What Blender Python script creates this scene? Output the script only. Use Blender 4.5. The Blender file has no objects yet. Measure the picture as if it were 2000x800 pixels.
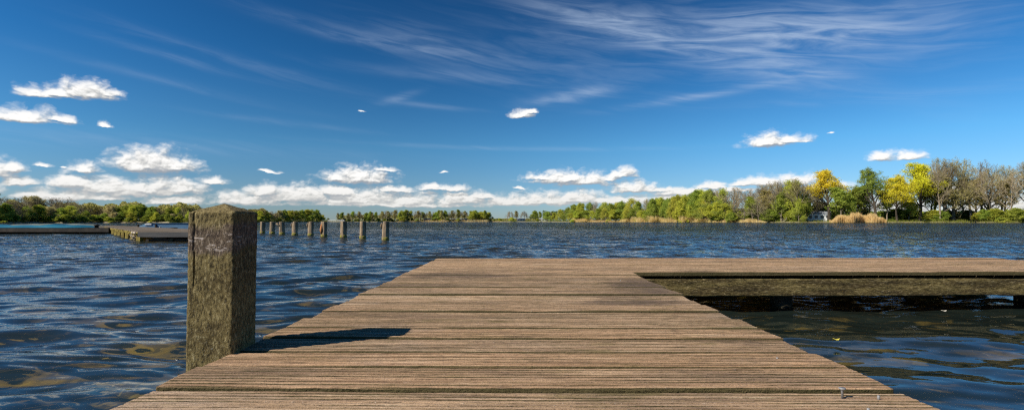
import bpy, math, random
import numpy as np
from mathutils import Vector, Matrix

random.seed(7)
S = bpy.context.scene
COL = S.collection
R = math.radians
F = 1000.0; HOR = 431.5; VPX = 1011.0; H = 0.62
YAW = math.atan((VPX - 1000) / F); PITCH = math.atan((HOR - 400) / F)

# ------------------------------------------------------------ camera
cam = bpy.data.cameras.new('camera'); camo = bpy.data.objects.new('camera', cam); COL.objects.link(camo)
cam.sensor_width = 36; cam.lens = 18.0; cam.clip_start = 0.02; cam.clip_end = 9000
camo.location = (0, 0, H); camo.rotation_euler = (R(90) + PITCH, 0, YAW)
S.camera = camo
CM = camo.rotation_euler.to_matrix()
def pdir(px, py):
    return (CM @ Vector(((px - 1000) / F, (400 - py) / F, -1))).normalized()
def at(px, Y, z=0.0):
    d = pdir(px, HOR); return Vector((d.x / d.y * Y, Y, z))
def azel(px, py):
    d = pdir(px, py); return math.atan2(d.x, d.y), math.asin(d.z)

# ------------------------------------------------------------ tags
def tag(o, label=None, cat=None, group=None, kind=None):
    if label: o['label'] = label
    if cat: o['category'] = cat
    if group: o['group'] = group
    if kind: o['kind'] = kind
    return o
def empty(name, loc=(0, 0, 0), rz=0):
    o = bpy.data.objects.new(name, None); COL.objects.link(o); o.location = loc; o.rotation_euler = (0, 0, rz)
    o.empty_display_size = .2; return o
def mesh_np(name, V, Fq, mat=None, parent=None, smooth=False, link=True):
    """V (n,3) array, Fq list/array of equal-size faces (or list of such arrays)"""
    me = bpy.data.meshes.new(name)
    arrs = Fq if isinstance(Fq, list) else [Fq]
    arrs = [np.asarray(a, dtype=np.int32) for a in arrs if len(a)]
    me.vertices.add(len(V)); me.vertices.foreach_set('co', np.asarray(V, dtype=np.float32).ravel())
    loops = np.concatenate([a.ravel() for a in arrs]); me.loops.add(len(loops)); me.loops.foreach_set('vertex_index', loops)
    tot = np.concatenate([np.full(len(a), a.shape[1], dtype=np.int32) for a in arrs])
    st = np.concatenate([[0], np.cumsum(tot)[:-1]]).astype(np.int32)
    me.polygons.add(len(tot)); me.polygons.foreach_set('loop_start', st); me.polygons.foreach_set('loop_total', tot)
    me.polygons.foreach_set('use_smooth', np.full(len(tot), smooth, dtype=bool))
    me.update(calc_edges=True); me.validate()
    if mat: me.materials.append(mat)
    if not link: return me
    o = bpy.data.objects.new(name, me); COL.objects.link(o)
    if parent is not None: o.parent = parent
    return o
class MB:
    def __init__(s): s.v = []; s.q = []; s.n = 0
    def add(s, V, Q):
        V = np.asarray(V, float); s.v.append(V); s.q += [np.asarray(q) + s.n for q in (Q if isinstance(Q, list) else [Q])]; s.n += len(V)
    def box(s, a, b, M=None, jit=0):
        x0, y0, z0 = a; x1, y1, z1 = b
        V = np.array([(x0,y0,z0),(x1,y0,z0),(x1,y1,z0),(x0,y1,z0),(x0,y0,z1),(x1,y0,z1),(x1,y1,z1),(x0,y1,z1)], float)
        if jit: V += np.random.default_rng(s.n + 5).normal(0, jit, V.shape)
        if M is not None: V = np.array([M @ Vector(v) for v in V])
        s.add(V, np.array([(0,3,2,1),(4,5,6,7),(0,1,5,4),(1,2,6,5),(2,3,7,6),(3,0,4,7)]))
    def tube(s, pts, rad, n=8, cap=True):
        pts = [Vector(p) for p in pts]; V = []; 
        for i, p in enumerate(pts):
            d = (pts[min(i+1, len(pts)-1)] - pts[max(i-1, 0)]).normalized()
            u = d.cross(Vector((0, 0, 1)) if abs(d.z) < .9 else Vector((1, 0, 0))).normalized(); w = d.cross(u)
            for k in range(n):
                a = 2*math.pi*k/n; V.append(p + (u*math.cos(a) + w*math.sin(a))*rad[i])
        Q = [(i*n+k, i*n+(k+1) % n, (i+1)*n+(k+1) % n, (i+1)*n+k) for i in range(len(pts)-1) for k in range(n)]
        m = len(V)
        if cap:
            V += [pts[0], pts[-1]]
            T = [(m, (k+1) % n, k, k) for k in range(0)]
            tri = [(m, (k+1) % n, k) for k in range(n)] + [(m+1, (len(pts)-1)*n+k, (len(pts)-1)*n+(k+1) % n) for k in range(n)]
            s.add(V, [np.array(Q), np.array(tri)])
        else: s.add(V, np.array(Q))
    def build(s, name, mat, parent=None, smooth=False):
        q4 = [q for q in s.q if q.ndim == 2 and q.shape[1] == 4]; q3 = [q for q in s.q if q.ndim == 2 and q.shape[1] == 3]
        L = []
        if q4: L.append(np.concatenate(q4))
        if q3: L.append(np.concatenate(q3))
        return mesh_np(name, np.concatenate(s.v), L, mat, parent, smooth)

# vectorised value noise
_rs = np.random.default_rng(11); _T = _rs.random(65536)
def vnoise(x, y, z=0.0, seed=0):
    x = np.asarray(x, float); y = np.asarray(y, float); z = np.broadcast_to(np.asarray(z, float), x.shape)
    xi = np.floor(x).astype(np.int64); yi = np.floor(y).astype(np.int64); zi = np.floor(z).astype(np.int64)
    fx = x - xi; fy = y - yi; fz = z - zi
    fx = fx*fx*(3-2*fx); fy = fy*fy*(3-2*fy); fz = fz*fz*(3-2*fz)
    def h(a, b, c): return _T[(a*73856093 ^ b*19349663 ^ c*83492791 ^ (seed*7919)) & 65535]
    r = 0
    for dx in (0, 1):
        for dy in (0, 1):
            for dz in (0, 1):
                r = r + h(xi+dx, yi+dy, zi+dz)*(fx if dx else 1-fx)*(fy if dy else 1-fy)*(fz if dz else 1-fz)
    return r
def fbm(x, y, z=0.0, o=4, seed=0):
    r = 0; a = .5; t = 0
    for i in range(o):
        k = 2.03**i; r = r + a*vnoise(np.asarray(x)*k, np.asarray(y)*k, np.asarray(z)*k, seed+i); t += a; a *= .5
    return r/t

# ------------------------------------------------------------ material helpers
class NT:
    def __init__(s, tree): s.t = tree; s.n = tree.nodes; s.l = tree.links
    def new(s, typ, **kw):
        n = s.n.new(typ)
        for k, v in kw.items():
            if k.startswith('_'): continue
            setattr(n, k, v)
        return n
    def link(s, a, b): s.l.new(a, b)
    def put(s, inp, v):
        if hasattr(v, 'is_output') or isinstance(v, bpy.types.NodeSocket): s.l.new(v, inp)
        else: inp.default_value = v
    def m(s, op, a, b=None, c=None, clamp=False):
        n = s.n.new('ShaderNodeMath'); n.operation = op; n.use_clamp = clamp
        for i, v in enumerate((a, b, c)):
            if v is not None: s.put(n.inputs[i], v)
        return n.outputs[0]
    def v(s, op, a, b=None, c=None, out=0):
        n = s.n.new('ShaderNodeVectorMath'); n.operation = op
        for i, q in enumerate((a, b, c)):
            if q is not None: s.put(n.inputs[i], q)
        return n.outputs[out]
    def noise(s, vec, scale, detail=4, rough=.55, dist=0, col=False):
        n = s.n.new('ShaderNodeTexNoise'); s.put(n.inputs['Vector'], vec); n.inputs['Scale'].default_value = scale
        n.inputs['Detail'].default_value = detail; n.inputs['Roughness'].default_value = rough; n.inputs['Distortion'].default_value = dist
        return n.outputs['Color' if col else 'Fac']
    def ramp(s, fac, stops, interp='LINEAR'):
        n = s.n.new('ShaderNodeValToRGB'); s.put(n.inputs[0], fac); cr = n.color_ramp; cr.interpolation = interp
        while len(cr.elements) < len(stops): cr.elements.new(.5)
        for e, (p, c) in zip(cr.elements, stops):
            e.position = p; e.color = (*c, 1) if len(c) == 3 else c
        return n.outputs[0]
    def mix(s, fac, a, b, mode='MIX'):
        n = s.n.new('ShaderNodeMix'); n.data_type = 'RGBA'; n.blend_type = mode
        def col(v): return (*v, 1) if isinstance(v, tuple) and len(v) == 3 else v
        s.put(n.inputs[0], fac); s.put(n.inputs[6], col(a)); s.put(n.inputs[7], col(b)); return n.outputs[2]
    def sstep(s, x, a, b, o0=0.0, o1=1.0):
        n = s.n.new('ShaderNodeMapRange'); n.interpolation_type = 'SMOOTHSTEP'; s.put(n.inputs[0], x)
        n.inputs[1].default_value = a; n.inputs[2].default_value = b; n.inputs[3].default_value = o0; n.inputs[4].default_value = o1
        return n.outputs[0]
    def bump(s, h, strength, dist):
        n = s.n.new('ShaderNodeBump'); s.put(n.inputs['Height'], h); n.inputs['Strength'].default_value = strength; n.inputs['Distance'].default_value = dist
        return n.outputs[0]
    def scl(s, vec, sc): return s.v('MULTIPLY', vec, sc)
def mat(name):
    m = bpy.data.materials.new(name); m.use_nodes = True; t = NT(m.node_tree)
    for n in list(t.n): t.n.remove(n)
    out = t.new('ShaderNodeOutputMaterial'); return m, t, out
def pbsdf(t, out, col, rough=.8, normal=None, spec=.3, **kw):
    b = t.new('ShaderNodeBsdfPrincipled'); t.put(b.inputs['Base Color'], (*col, 1) if isinstance(col, tuple) else col)
    t.put(b.inputs['Roughness'], rough); b.inputs['Specular IOR Level'].default_value = spec
    if normal is not None: t.link(normal, b.inputs['Normal'])
    for k, v in kw.items(): t.put(b.inputs[k], v)
    t.link(b.outputs[0], out.inputs[0]); return b
def coords(t, which='Object'):
    return t.new('ShaderNodeTexCoord').outputs[which]

# weathered decking wood
def deck_mat():
    m, t, o = mat('weathered_decking'); P = coords(t)
    sep = t.new('ShaderNodeSeparateXYZ'); t.link(P, sep.inputs[0])
    board = t.m('FLOOR', t.m('DIVIDE', t.m('SUBTRACT', sep.outputs[1], .014), .1485))
    wn = t.new('ShaderNodeTexWhiteNoise'); wn.noise_dimensions = '1D'; t.link(board, wn.inputs['W'])
    cmb = t.new('ShaderNodeCombineXYZ'); t.link(t.m('MULTIPLY', wn.outputs['Value'], 37.), cmb.inputs[0])
    Q = t.v('ADD', P, cmb.outputs[0])
    streak = t.noise(t.scl(Q, (2.2, 90, 8)), 1, 6, .65, .3)
    streak2 = t.noise(t.scl(Q, (9, 300, 30)), 1, 4, .7)
    fine = t.noise(t.scl(Q, (60, 420, 90)), 1, 3, .75)
    blot = t.noise(t.scl(Q, (1.3, 3.0, 3)), 1, 5, .6, .6)
    speck = t.noise(t.scl(Q, (150, 200, 150)), 1, 2, .8)
    base = t.ramp(streak, [(.28, (.13, .083, .050)), (.42, (.30, .205, .128)), (.55, (.43, .305, .195)), (.72, (.60, .47, .335))])
    base = t.mix(t.m('MULTIPLY', t.sstep(blot, .5, .72), .6), base, (.10, .075, .062), 'MIX')
    base = t.mix(t.m('MULTIPLY', t.sstep(blot, .46, .25), .45), base, (.37, .32, .275), 'MIX')
    base = t.mix(t.sstep(streak2, .53, .66, 0, .75), base, (.06, .04, .026))
    base = t.mix(t.sstep(fine, .58, .72, 0, .55), base, (.50, .42, .34))
    base = t.mix(t.sstep(speck, .66, .74, 0, .6), base, (.55, .50, .44))
    moss = t.noise(t.scl(Q, (4, 14, 8)), 1, 5, .65)
    base = t.mix(t.sstep(moss, .54, .72, 0, .6), base, (.14, .125, .04))
    # per-board tone
    base = t.mix(.9, base, t.ramp(wn.outputs['Value'], [(0, (.37, .355, .34)), (.25, (.58, .53, .475)), (.45, (.44, .42, .40)), (.65, (.56, .49, .43)), (.85, (.50, .47, .44)), (1, (.64, .61, .575))]), 'OVERLAY')
    # dark blotched stains on the boards near the corner and left edge
    def stain(cx, cy, rx, ry):
        q = t.v('MULTIPLY', t.v('SUBTRACT', P, (cx, cy, 0)), (1/rx, 1/ry, 0)); 
        q = t.v('ADD', q, t.v('MULTIPLY', t.v('SUBTRACT', t.noise(P, 6, 4, .6, col=True), (.5, .5, .5)), (1.3, 1.3, 0)))
        return t.sstep(t.v('LENGTH', q, out=1), 1.0, .3)
    st = t.m('MAXIMUM', stain(.66, 2.75, .28, .5), t.m('MAXIMUM', stain(.5, 2.2, .3, .16), stain(-.42, 3.25, .5, .22)))
    base = t.mix(t.m('MULTIPLY', st, .7), base, (.075, .055, .048))
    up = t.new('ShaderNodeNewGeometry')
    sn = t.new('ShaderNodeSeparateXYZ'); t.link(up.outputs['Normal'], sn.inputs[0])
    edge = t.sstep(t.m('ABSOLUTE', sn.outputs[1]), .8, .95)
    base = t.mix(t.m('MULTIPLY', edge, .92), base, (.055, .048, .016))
    h = t.m('ADD', t.m('MULTIPLY', streak2, .6), t.m('MULTIPLY', fine, .5)); h = t.m('ADD', h, t.m('MULTIPLY', speck, .35))
    pbsdf(t, o, base, .82, t.bump(h, 1, .006), .2); return m
def mossy_mat(name, cols, sc=(1, 1, 1), bumpd=.006, stain=False):
    m, t, o = mat(name); P = coords(t); Q = t.scl(P, sc)
    a = t.noise(Q, 9, 6, .65, .4); b = t.noise(t.scl(Q, (1, 1, .45)), 140, 4, .8); c = t.noise(Q, 320, 2, .8); big = t.noise(Q, 3.2, 4, .6)
    col = t.ramp(a, [(.28, cols[0]), (.45, cols[1]), (.58, cols[2]), (.78, cols[3])])
    col = t.mix(t.sstep(b, .52, .68, 0, .8), col, cols[4])
    col = t.mix(t.sstep(b, .50, .38, 0, .9), col, tuple(x*.25 for x in cols[1]))
    col = t.mix(t.sstep(c, .6, .72, 0, .7), col, (.38, .36, .26))
    if stain:   # purplish dark worn band round the neck, pale scuffs in it
        sp = t.new('ShaderNodeSeparateXYZ'); t.link(P, sp.inputs[0])
        zz = t.m('ADD', sp.outputs[2], t.m('MULTIPLY', t.m('SUBTRACT', a, .5), .12))
        band = t.m('MULTIPLY', t.sstep(zz, .535, .555), t.sstep(zz, .628, .605))
        col = t.mix(t.m('MULTIPLY', band, .75), col, t.ramp(b, [(.35, (.04, .026, .024)), (.55, (.12, .085, .07)), (.7, (.42, .34, .29))]))
        sc2 = t.noise(t.scl(P, (26, 26, 120)), 1, 3, .7)
        core = t.m('MULTIPLY', t.sstep(zz, .55, .57), t.sstep(zz, .605, .59))
        col = t.mix(t.m('MULTIPLY', core, t.sstep(sc2, .56, .66)), col, (.48, .41, .36))
        vor = t.new('ShaderNodeTexVoronoi'); t.link(P, vor.inputs['Vector']); vor.inputs['Scale'].default_value = 34
        low = t.sstep(sp.outputs[2], .42, .32)
        sel = t.sstep(t.noise(P, 16, 2), .5, .62)
        col = t.mix(t.m('MULTIPLY', t.m('MULTIPLY', t.sstep(vor.outputs[0], .17, .11), low), sel), col, (.36, .36, .30))
    h = t.m('ADD', b, t.m('MULTIPLY', c, .5))
    pbsdf(t, o, col, .88, t.bump(h, 1.0, bumpd), .2); return m
def simple(name, c1, c2, scale=6, rough=.7, sc=(1, 1, 1), bd=.01, rnd=0, spec=.3):
    m, t, o = mat(name); P = t.scl(coords(t), sc); n = t.noise(P, scale, 5, .62)
    col = t.ramp(n, [(.3, c1), (.7, c2)])
    if rnd:
        oi = t.new('ShaderNodeObjectInfo'); hs = t.new('ShaderNodeHueSaturation')
        t.put(hs.inputs['Value'], t.m('MULTIPLY_ADD', oi.outputs['Random'], rnd, 1-rnd/2)); t.link(col, hs.inputs['Color']); col = hs.outputs[0]
    pbsdf(t, o, col, rough, t.bump(n, .6, bd), spec); return m
def leaf_mat(name, c1, c2, trans=.35, rnd=.35):
    m, t, o = mat(name); P = coords(t)
    a = t.noise(P, .32, 3, .6); b = t.noise(P, 2.3, 3, .7)
    f = t.m('ADD', t.m('MULTIPLY', a, .6), t.m('MULTIPLY', b, .4)); col = t.ramp(f, [(.36, c1), (.62, c2)])
    oi = t.new('ShaderNodeObjectInfo'); hs = t.new('ShaderNodeHueSaturation')
    t.put(hs.inputs['Value'], t.m('MULTIPLY_ADD', oi.outputs['Random'], rnd, 1-rnd/2)); hs.inputs['Hue'].default_value = .5
    t.put(hs.inputs['Hue'], t.m('MULTIPLY_ADD', t.m('FRACT', t.m('MULTIPLY', oi.outputs['Random'], 7.3)), .03, .485)); t.link(col, hs.inputs['Color'])
    d = t.new('ShaderNodeBsdfDiffuse'); t.link(hs.outputs[0], d.inputs[0]); tr = t.new('ShaderNodeBsdfTranslucent'); t.link(hs.outputs[0], tr.inputs[0])
    mx = t.new('ShaderNodeMixShader'); mx.inputs[0].default_value = trans; t.link(d.outputs[0], mx.inputs[1]); t.link(tr.outputs[0], mx.inputs[2])
    t.link(mx.outputs[0], o.inputs[0]); return m

M = {}
M['deck'] = deck_mat()
M['post'] = mossy_mat('mossy_post', [(.04, .028, .011), (.12, .088, .032), (.19, .145, .056), (.26, .20, .10), (.38, .315, .16)], bumpd=.003, stain=True)
M['beam'] = mossy_mat('mossy_beam', [(.035, .024, .010), (.085, .060, .022), (.18, .135, .045), (.30, .22, .10), (.44, .35, .18)], sc=(.22, 1, 2.2))
M['pile_wet'] = simple('wet_dark_timber', (.012, .010, .006), (.045, .036, .02), 12, .6)
M['joist'] = simple('joist_timber', (.03, .024, .014), (.09, .07, .04), 10, .85)
M['screw'] = simple('galvanised_steel', (.16, .15, .14), (.32, .31, .3), 200, .4, bd=.0005, spec=.6)
M['mpost'] = simple('weathered_pile', (.09, .06, .035), (.40, .30, .19), 3.5, .85, sc=(3.5, 3.5, .8), bd=.03, rnd=.3)
M['algae'] = simple('algae_band', (.08, .075, .012), (.30, .26, .05), 12, .8)
M['mtop'] = simple('pile_end_grain', (.16, .13, .10), (.30, .25, .2), 9, .85)
M['fdeck'] = simple('grey_planks', (.10, .078, .055), (.22, .175, .13), 1.5, .85, sc=(1, 8, 1))
M['fascia'] = simple('grey_fascia', (.055, .055, .055), (.11, .105, .10), 3, .8, sc=(.4, 4, 6))
M['ochre'] = simple('ochre_moss', (.16, .11, .03), (.48, .38, .08), 6, .85)
M['rope'] = simple('pale_rope', (.3, .25, .18), (.55, .48, .38), 9, .9)
M['dark'] = simple('dark_timber', (.015, .013, .011), (.05, .04, .03), 3, .85)
M['tarp'] = simple('blue_tarpaulin', (.008, .075, .12), (.016, .15, .22), 1.2, .45, sc=(.5, 2, 2), bd=.08)
M['tarp2'] = simple('grey_green_cover', (.10, .12, .09), (.18, .20, .16), 2, .7)
M['boat'] = simple('pale_blue_hull', (.07, .14, .23), (.10, .20, .31), 2, .5)
M['white'] = simple('white_paint', (.70, .70, .68), (.82, .82, .80), 1, .6)
M['cream'] = simple('cream_cladding', (.42, .42, .38), (.52, .52, .47), 1, .6)
M['glass'] = simple('dark_window', (.03, .035, .04), (.06, .07, .08), 2, .15)
M['roofd'] = simple('slate_roof', (.10, .09, .085), (.18, .165, .15), 3, .8)
M['roofr'] = simple('grey_metal_roof', (.3, .32, .35), (.42, .44, .46), 3, .5)
M['bark'] = simple('grey_brown_bark', (.11, .085, .06), (.28, .23, .165), 2.5, .9, sc=(2, 2, .5), rnd=.5)
M['barkd'] = simple('dark_bark', (.03, .024, .017), (.09, .07, .05), 2.5, .9, sc=(2, 2, .5), rnd=.4)
M['barkp'] = simple('pale_bark', (.16, .13, .09), (.34, .29, .22), 2.5, .9, sc=(2, 2, .5), rnd=.4)
M['twig'] = simple('grey_brown_twigs', (.22, .175, .10), (.42, .345, .215), .5, .9, rnd=.4)
M['twigo'] = simple('olive_twigs', (.22, .19, .08), (.40, .34, .15), .5, .9, rnd=.4)
M['yellow'] = leaf_mat('yellow_spring_leaf', (.68, .61, .03), (.97, .87, .09), .5, .06)
M['yg'] = leaf_mat('yellow_green_leaf', (.38, .41, .05), (.64, .64, .10), .45)
M['green'] = leaf_mat('fresh_green_leaf', (.24, .30, .045), (.44, .50, .09), .45)
M['dgreen'] = leaf_mat('deep_green_leaf', (.09, .13, .025), (.20, .26, .05), .4)
M['olive'] = leaf_mat('olive_bud', (.32, .30, .09), (.52, .46, .17), .45)
M['pale'] = leaf_mat('pale_blossom', (.42, .38, .16), (.62, .56, .27), .4)
M['reed'] = leaf_mat('dry_reed', (.64, .46, .18), (.93, .75, .38), .45, .1)

# ------------------------------------------------------------ sky
SUN_AZ_DIR = Vector((-.45, -.232, 0)).normalized()      # horizontal direction towards the sun
SUN_EL = R(39.0)
sunv = Vector((SUN_AZ_DIR.x*math.cos(SUN_EL), SUN_AZ_DIR.y*math.cos(SUN_EL), math.sin(SUN_EL)))
sd = bpy.data.lights.new('sun', 'SUN'); sd.energy = 5.0; sd.angle = R(.53); sd.color = (1, .93, .82)
so = bpy.data.objects.new('sun', sd); COL.objects.link(so); so.rotation_euler = (-sunv).to_track_quat('-Z', 'Y').to_euler(); so.location = (-20, -10, 20)

w = bpy.data.worlds.new('World'); S.world = w; w.use_nodes = True
t = NT(w.node_tree)
for n in list(t.n): t.n.remove(n)
wout = t.new('ShaderNodeOutputWorld')
D = coords(t, 'Generated')
sky = t.new('ShaderNodeTexSky'); sky.sky_type = 'NISHITA'; sky.sun_disc = False; sky.sun_elevation = SUN_EL
sky.sun_rotation = math.atan2(SUN_AZ_DIR.x, SUN_AZ_DIR.y) % (2*math.pi)
sky.air_density = 1.0; sky.dust_density = .15; sky.ozone_density = 2.5; sky.altitude = 300
SKYS = .115
sepD = t.new('ShaderNodeSeparateXYZ'); t.link(D, sepD.inputs[0])
el = t.m('ARCSINE', sepD.outputs[2]); az = t.m('ARCTAN2', sepD.outputs[0], sepD.outputs[1])
Pw = t.new('ShaderNodeCombineXYZ'); t.link(az, Pw.inputs[0]); t.link(el, Pw.inputs[1]); Pw = Pw.outputs[0]
# polarised, contrasty sky: deepen the physical sky away from the horizon
skyc = t.v('SCALE', sky.outputs[0], None); skyc_node = skyc.node; skyc_node.inputs['Scale'].default_value = SKYS
tint = t.ramp(el, [(0.0, (.30, .40, .56)), (.05, (.29, .43, .60)), (.14, (.20, .46, .64)), (.28, (.085, .345, .56)), (.50, (.042, .225, .41)), (1.0, (.03, .16, .32))])
skyc = t.mix(1.0, skyc, tint, 'MULTIPLY')
# polariser: darkest band ninety degrees from the sun, i.e. ahead and to the right of centre
pol = t.v('DOT_PRODUCT', t.v('NORMALIZE', D), tuple(sunv), out=1)
polf = t.sstep(t.m('ABSOLUTE', t.m('ADD', pol, .0)), 0.0, .75, 0.88, 1.24)
skyc = t.v('SCALE', skyc, None); skyc.node.inputs['Scale'].default_value = 1; t.link(polf, skyc.node.inputs['Scale'])

# cirrus
def cirrus_blob(px, py, rx, ry, ang, amp):
    a0, e0 = azel(px, py); ca, sa = math.cos(R(ang)), math.sin(R(ang))
    k = 1/1000*.85
    q = t.v('SUBTRACT', Pw, (a0, e0, 0))
    x = t.v('DOT_PRODUCT', q, (ca/(rx*k), sa/(rx*k), 0), out=1); y = t.v('DOT_PRODUCT', q, (-sa/(ry*k), ca/(ry*k), 0), out=1)
    r2 = t.m('ADD', t.m('MULTIPLY', x, x), t.m('MULTIPLY', y, y))
    return t.m('MULTIPLY', t.m('POWER', 2.718, t.m('MULTIPLY', r2, -1.0)), amp)
CIR = [(1400, 62, 330, 42, -8, .95), (1180, 38, 170, 16, -12, .6), (1620, 95, 200, 45, -6, .55), (1400, 118, 330, 22, -20, .55), (1700, 70, 60, 18, -15, .5),
       (690, 72, 170, 13, -8, .6), (860, 92, 140, 28, -12, .45), (480, 125, 240, 12, -9, .3), (370, 120, 130, 9, -8, .3), (900, 150, 240, 12, -2, .3),
       (1120, 188, 100, 14, 8, .85), (1380, 185, 170, 8, 5, .8), (1560, 130, 120, 14, -22, .5), (1780, 185, 280, 9, -2, .3),
       (780, 190, 45, 8, 18, .45), (850, 208, 90, 5, -4, .35), (1000, 290, 420, 5, -1, .28), (300, 280, 380, 16, 0, .28), (560, 240, 160, 6, -3, .25),
       (1150, 130, 330, 60, -6, .25), (350, 165, 180, 8, -7, .25), (1600, 40, 260, 50, -5, .3)]
acc = None
for b in CIR:
    v_ = cirrus_blob(*b); acc = v_ if acc is None else t.m('ADD', acc, v_)
rot = t.new('ShaderNodeVectorRotate'); rot.rotation_type = 'Z_AXIS'; t.link(Pw, rot.inputs['Vector']); rot.inputs['Angle'].default_value = R(9)
wv = t.v('MULTIPLY', t.v('SUBTRACT', t.noise(rot.outputs[0], 3.2, 3, .5, col=True), (.5, .5, .5)), (.07, .035, 0))
cv = t.v('MULTIPLY', t.v('ADD', rot.outputs[0], wv), (6, 52, 1))
cn = t.noise(cv, 1.0, 7, .56, .8); cn2 = t.noise(t.v('MULTIPLY', t.v('ADD', rot.outputs[0], wv), (30, 60, 1)), 1., 4, .6)
cdens = t.m('MULTIPLY', acc, t.m('ADD', t.sstep(cn, .30, .78, .12, 1.35), t.m('MULTIPLY', t.m('SUBTRACT', cn2, .5), .35)))
cdens = t.m('MINIMUM', t.m('MULTIPLY', t.m('MAXIMUM', cdens, 0), .43), .75)
skyci = t.mix(cdens, skyc, (.37, .46, .60))
# elsewhere in the sky (behind the viewer) thin generic cloud
bg_sky = t.new('ShaderNodeBackground'); t.link(skyci, bg_sky.inputs[0])

# cumulus: (px, py of the base line, half width, height above the base)
CUM = [(172, 190, 76, 34), (68, 190, 50, 24), (110, 188, 60, 20), (205, 188, 40, 18), (50, 238, 92, 28), (110, 237, 50, 14), (204, 247, 15, 10),
       (300, 334, 100, 45), (340, 333, 66, 30), (265, 334, 50, 30), (166, 334, 40, 22), (28, 337, 36, 22), (-20, 345, 60, 35), (84, 326, 17, 8), (118, 327, 9, 3),
       (36, 362, 50, 20), (140, 366, 58, 32), (215, 376, 90, 32), (300, 380, 110, 40), (350, 376, 70, 26), (120, 390, 110, 24), (85, 384, 60, 16), (250, 386, 60, 20), (420, 358, 33, 15), (200, 391, 80, 10),
       (340, 398, 90, 15), (470, 398, 90, 24), (520, 380, 55, 22), (590, 392, 105, 32), (660, 382, 70, 25), (700, 400, 130, 34), (702, 357, 86, 32), (660, 352, 40, 20), (525, 336, 28, 4), (867, 338, 12, 4), (750, 333, 28, 7),
       (790, 402, 90, 30), (770, 374, 50, 12), (846, 370, 42, 12), (890, 371, 38, 12), (905, 398, 80, 26), (760, 403, 260, 12), (1000, 402, 100, 22), (1070, 400, 110, 28), (1120, 396, 90, 24), (940, 388, 40, 14), (1012, 369, 14, 5),
       (1105, 356, 88, 24), (1145, 361, 70, 26), (1215, 347, 32, 20), (1190, 352, 40, 12), (1060, 348, 45, 8), (1200, 398, 90, 20), (1242, 373, 62, 21), (1300, 372, 60, 9), (1340, 380, 90, 14), (1385, 367, 38, 13), (1310, 395, 90, 20), (1440, 375, 60, 10),
       (1450, 362, 32, 14), (1490, 363, 60, 19), (1555, 360, 60, 22), (1600, 370, 80, 14),
       (1500, 287, 56, 26), (1545, 279, 46, 16), (1620, 261, 11, 4), (1725, 315, 42, 20), (1775, 312, 45, 15), (1020, 230, 27, 17), (707, 219, 8, 3), (1038, 222, 14, 10),
       (1700, 420, 260, 28), (1950, 415, 160, 34), (1850, 372, 90, 14), (2060, 400, 120, 40), (-120, 380, 160, 60), (-150, 250, 120, 50), (2200, 330, 150, 50)]
grp = bpy.data.node_groups.new('cumulus_density', 'ShaderNodeTree')
grp.interface.new_socket('P', in_out='INPUT', socket_type='NodeSocketVector'); grp.interface.new_socket('D', in_out='OUTPUT', socket_type='NodeSocketFloat')
g = NT(grp); gi = g.new('NodeGroupInput'); go = g.new('NodeGroupOutput'); gp = gi.outputs[0]
wn = g.v('MULTIPLY', g.v('SUBTRACT', g.noise(g.scl(gp, (1, 1.5, 1)), 24, 5, .6, col=True), (.5, .5, .5)), (.030, .017, 0))
gq = g.v('ADD', gp, wn); accg = None
for (px, py, hw, hh) in CUM:
    a0, e0 = azel(px, py); a1, _ = azel(px+hw, py); _, e1 = azel(px, py-hh); a1m, _ = azel(px-hw, py)
    ra = (a1-a1m)/2*1.08; re = (e1-e0)*1.12
    q = g.v('MULTIPLY_ADD', gq, (1/ra, 1/re, 0), (-a0/ra, -(e0+re*.12)/re, 0))
    q = g.v('MAXIMUM', q, g.v('MULTIPLY', q, (1, -4.2, 1)))
    L = g.v('LENGTH', q, out=1)
    if accg is None: accg = L
    else:
        n = g.n.new('ShaderNodeMath'); n.operation = 'SMOOTH_MIN'; g.put(n.inputs[0], accg); g.put(n.inputs[1], L); n.inputs[2].default_value = .12; accg = n.outputs[0]
vb = g.new('ShaderNodeTexVoronoi'); vb.feature = 'SMOOTH_F1'; vb.voronoi_dimensions = '2D'; g.link(g.scl(gq, (1, 1.35, 1)), vb.inputs['Vector']); vb.inputs['Scale'].default_value = 46
vb.inputs['Detail'].default_value = 2.5; vb.inputs['Roughness'].default_value = .55; vb.inputs['Smoothness'].default_value = .35
nz = g.m('ADD', g.m('MULTIPLY', g.noise(g.scl(gq, (1, 1.6, 1)), 50, 6, .55), .5), g.m('MULTIPLY', g.m('SUBTRACT', 1.05, vb.outputs['Distance']), .42)); nz2 = g.noise(g.scl(gp, (1, 2.2, 1)), 15, 4, .55)
dd = g.m('SUBTRACT', 1.06, accg); dd = g.m('ADD', dd, g.m('MULTIPLY', g.m('SUBTRACT', nz, .5), .85)); dd = g.m('ADD', dd, g.m('MULTIPLY', g.m('SUBTRACT', nz2, .5), .55))
g.link(dd, go.inputs[0])
def dens(vec):
    n = t.n.new('ShaderNodeGroup'); n.node_tree = grp; t.link(vec, n.inputs[0]); return n.outputs[0]
d0 = dens(Pw); d1 = dens(t.v('ADD', Pw, (-.005, .010, 0)))
d2 = dens(t.v('ADD', Pw, (-.0012, .0028, 0)))
alpha = t.sstep(d0, -.14, .58)
lit = t.m('ADD', t.m('MULTIPLY', t.m('SUBTRACT', d0, d1), .75), t.m('MULTIPLY', t.m('SUBTRACT', d0, d2), .9))
li = t.sstep(t.m('ADD', lit, t.m('MULTIPLY', t.sstep(d0, .5, 0), .12)), -.42, .46)
ccol = t.ramp(li, [(0, (.25, .28, .32)), (.3, (.36, .375, .395)), (.6, (.51, .51, .50)), (.85, (.66, .655, .64)), (1, (.78, .77, .755))])
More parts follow.
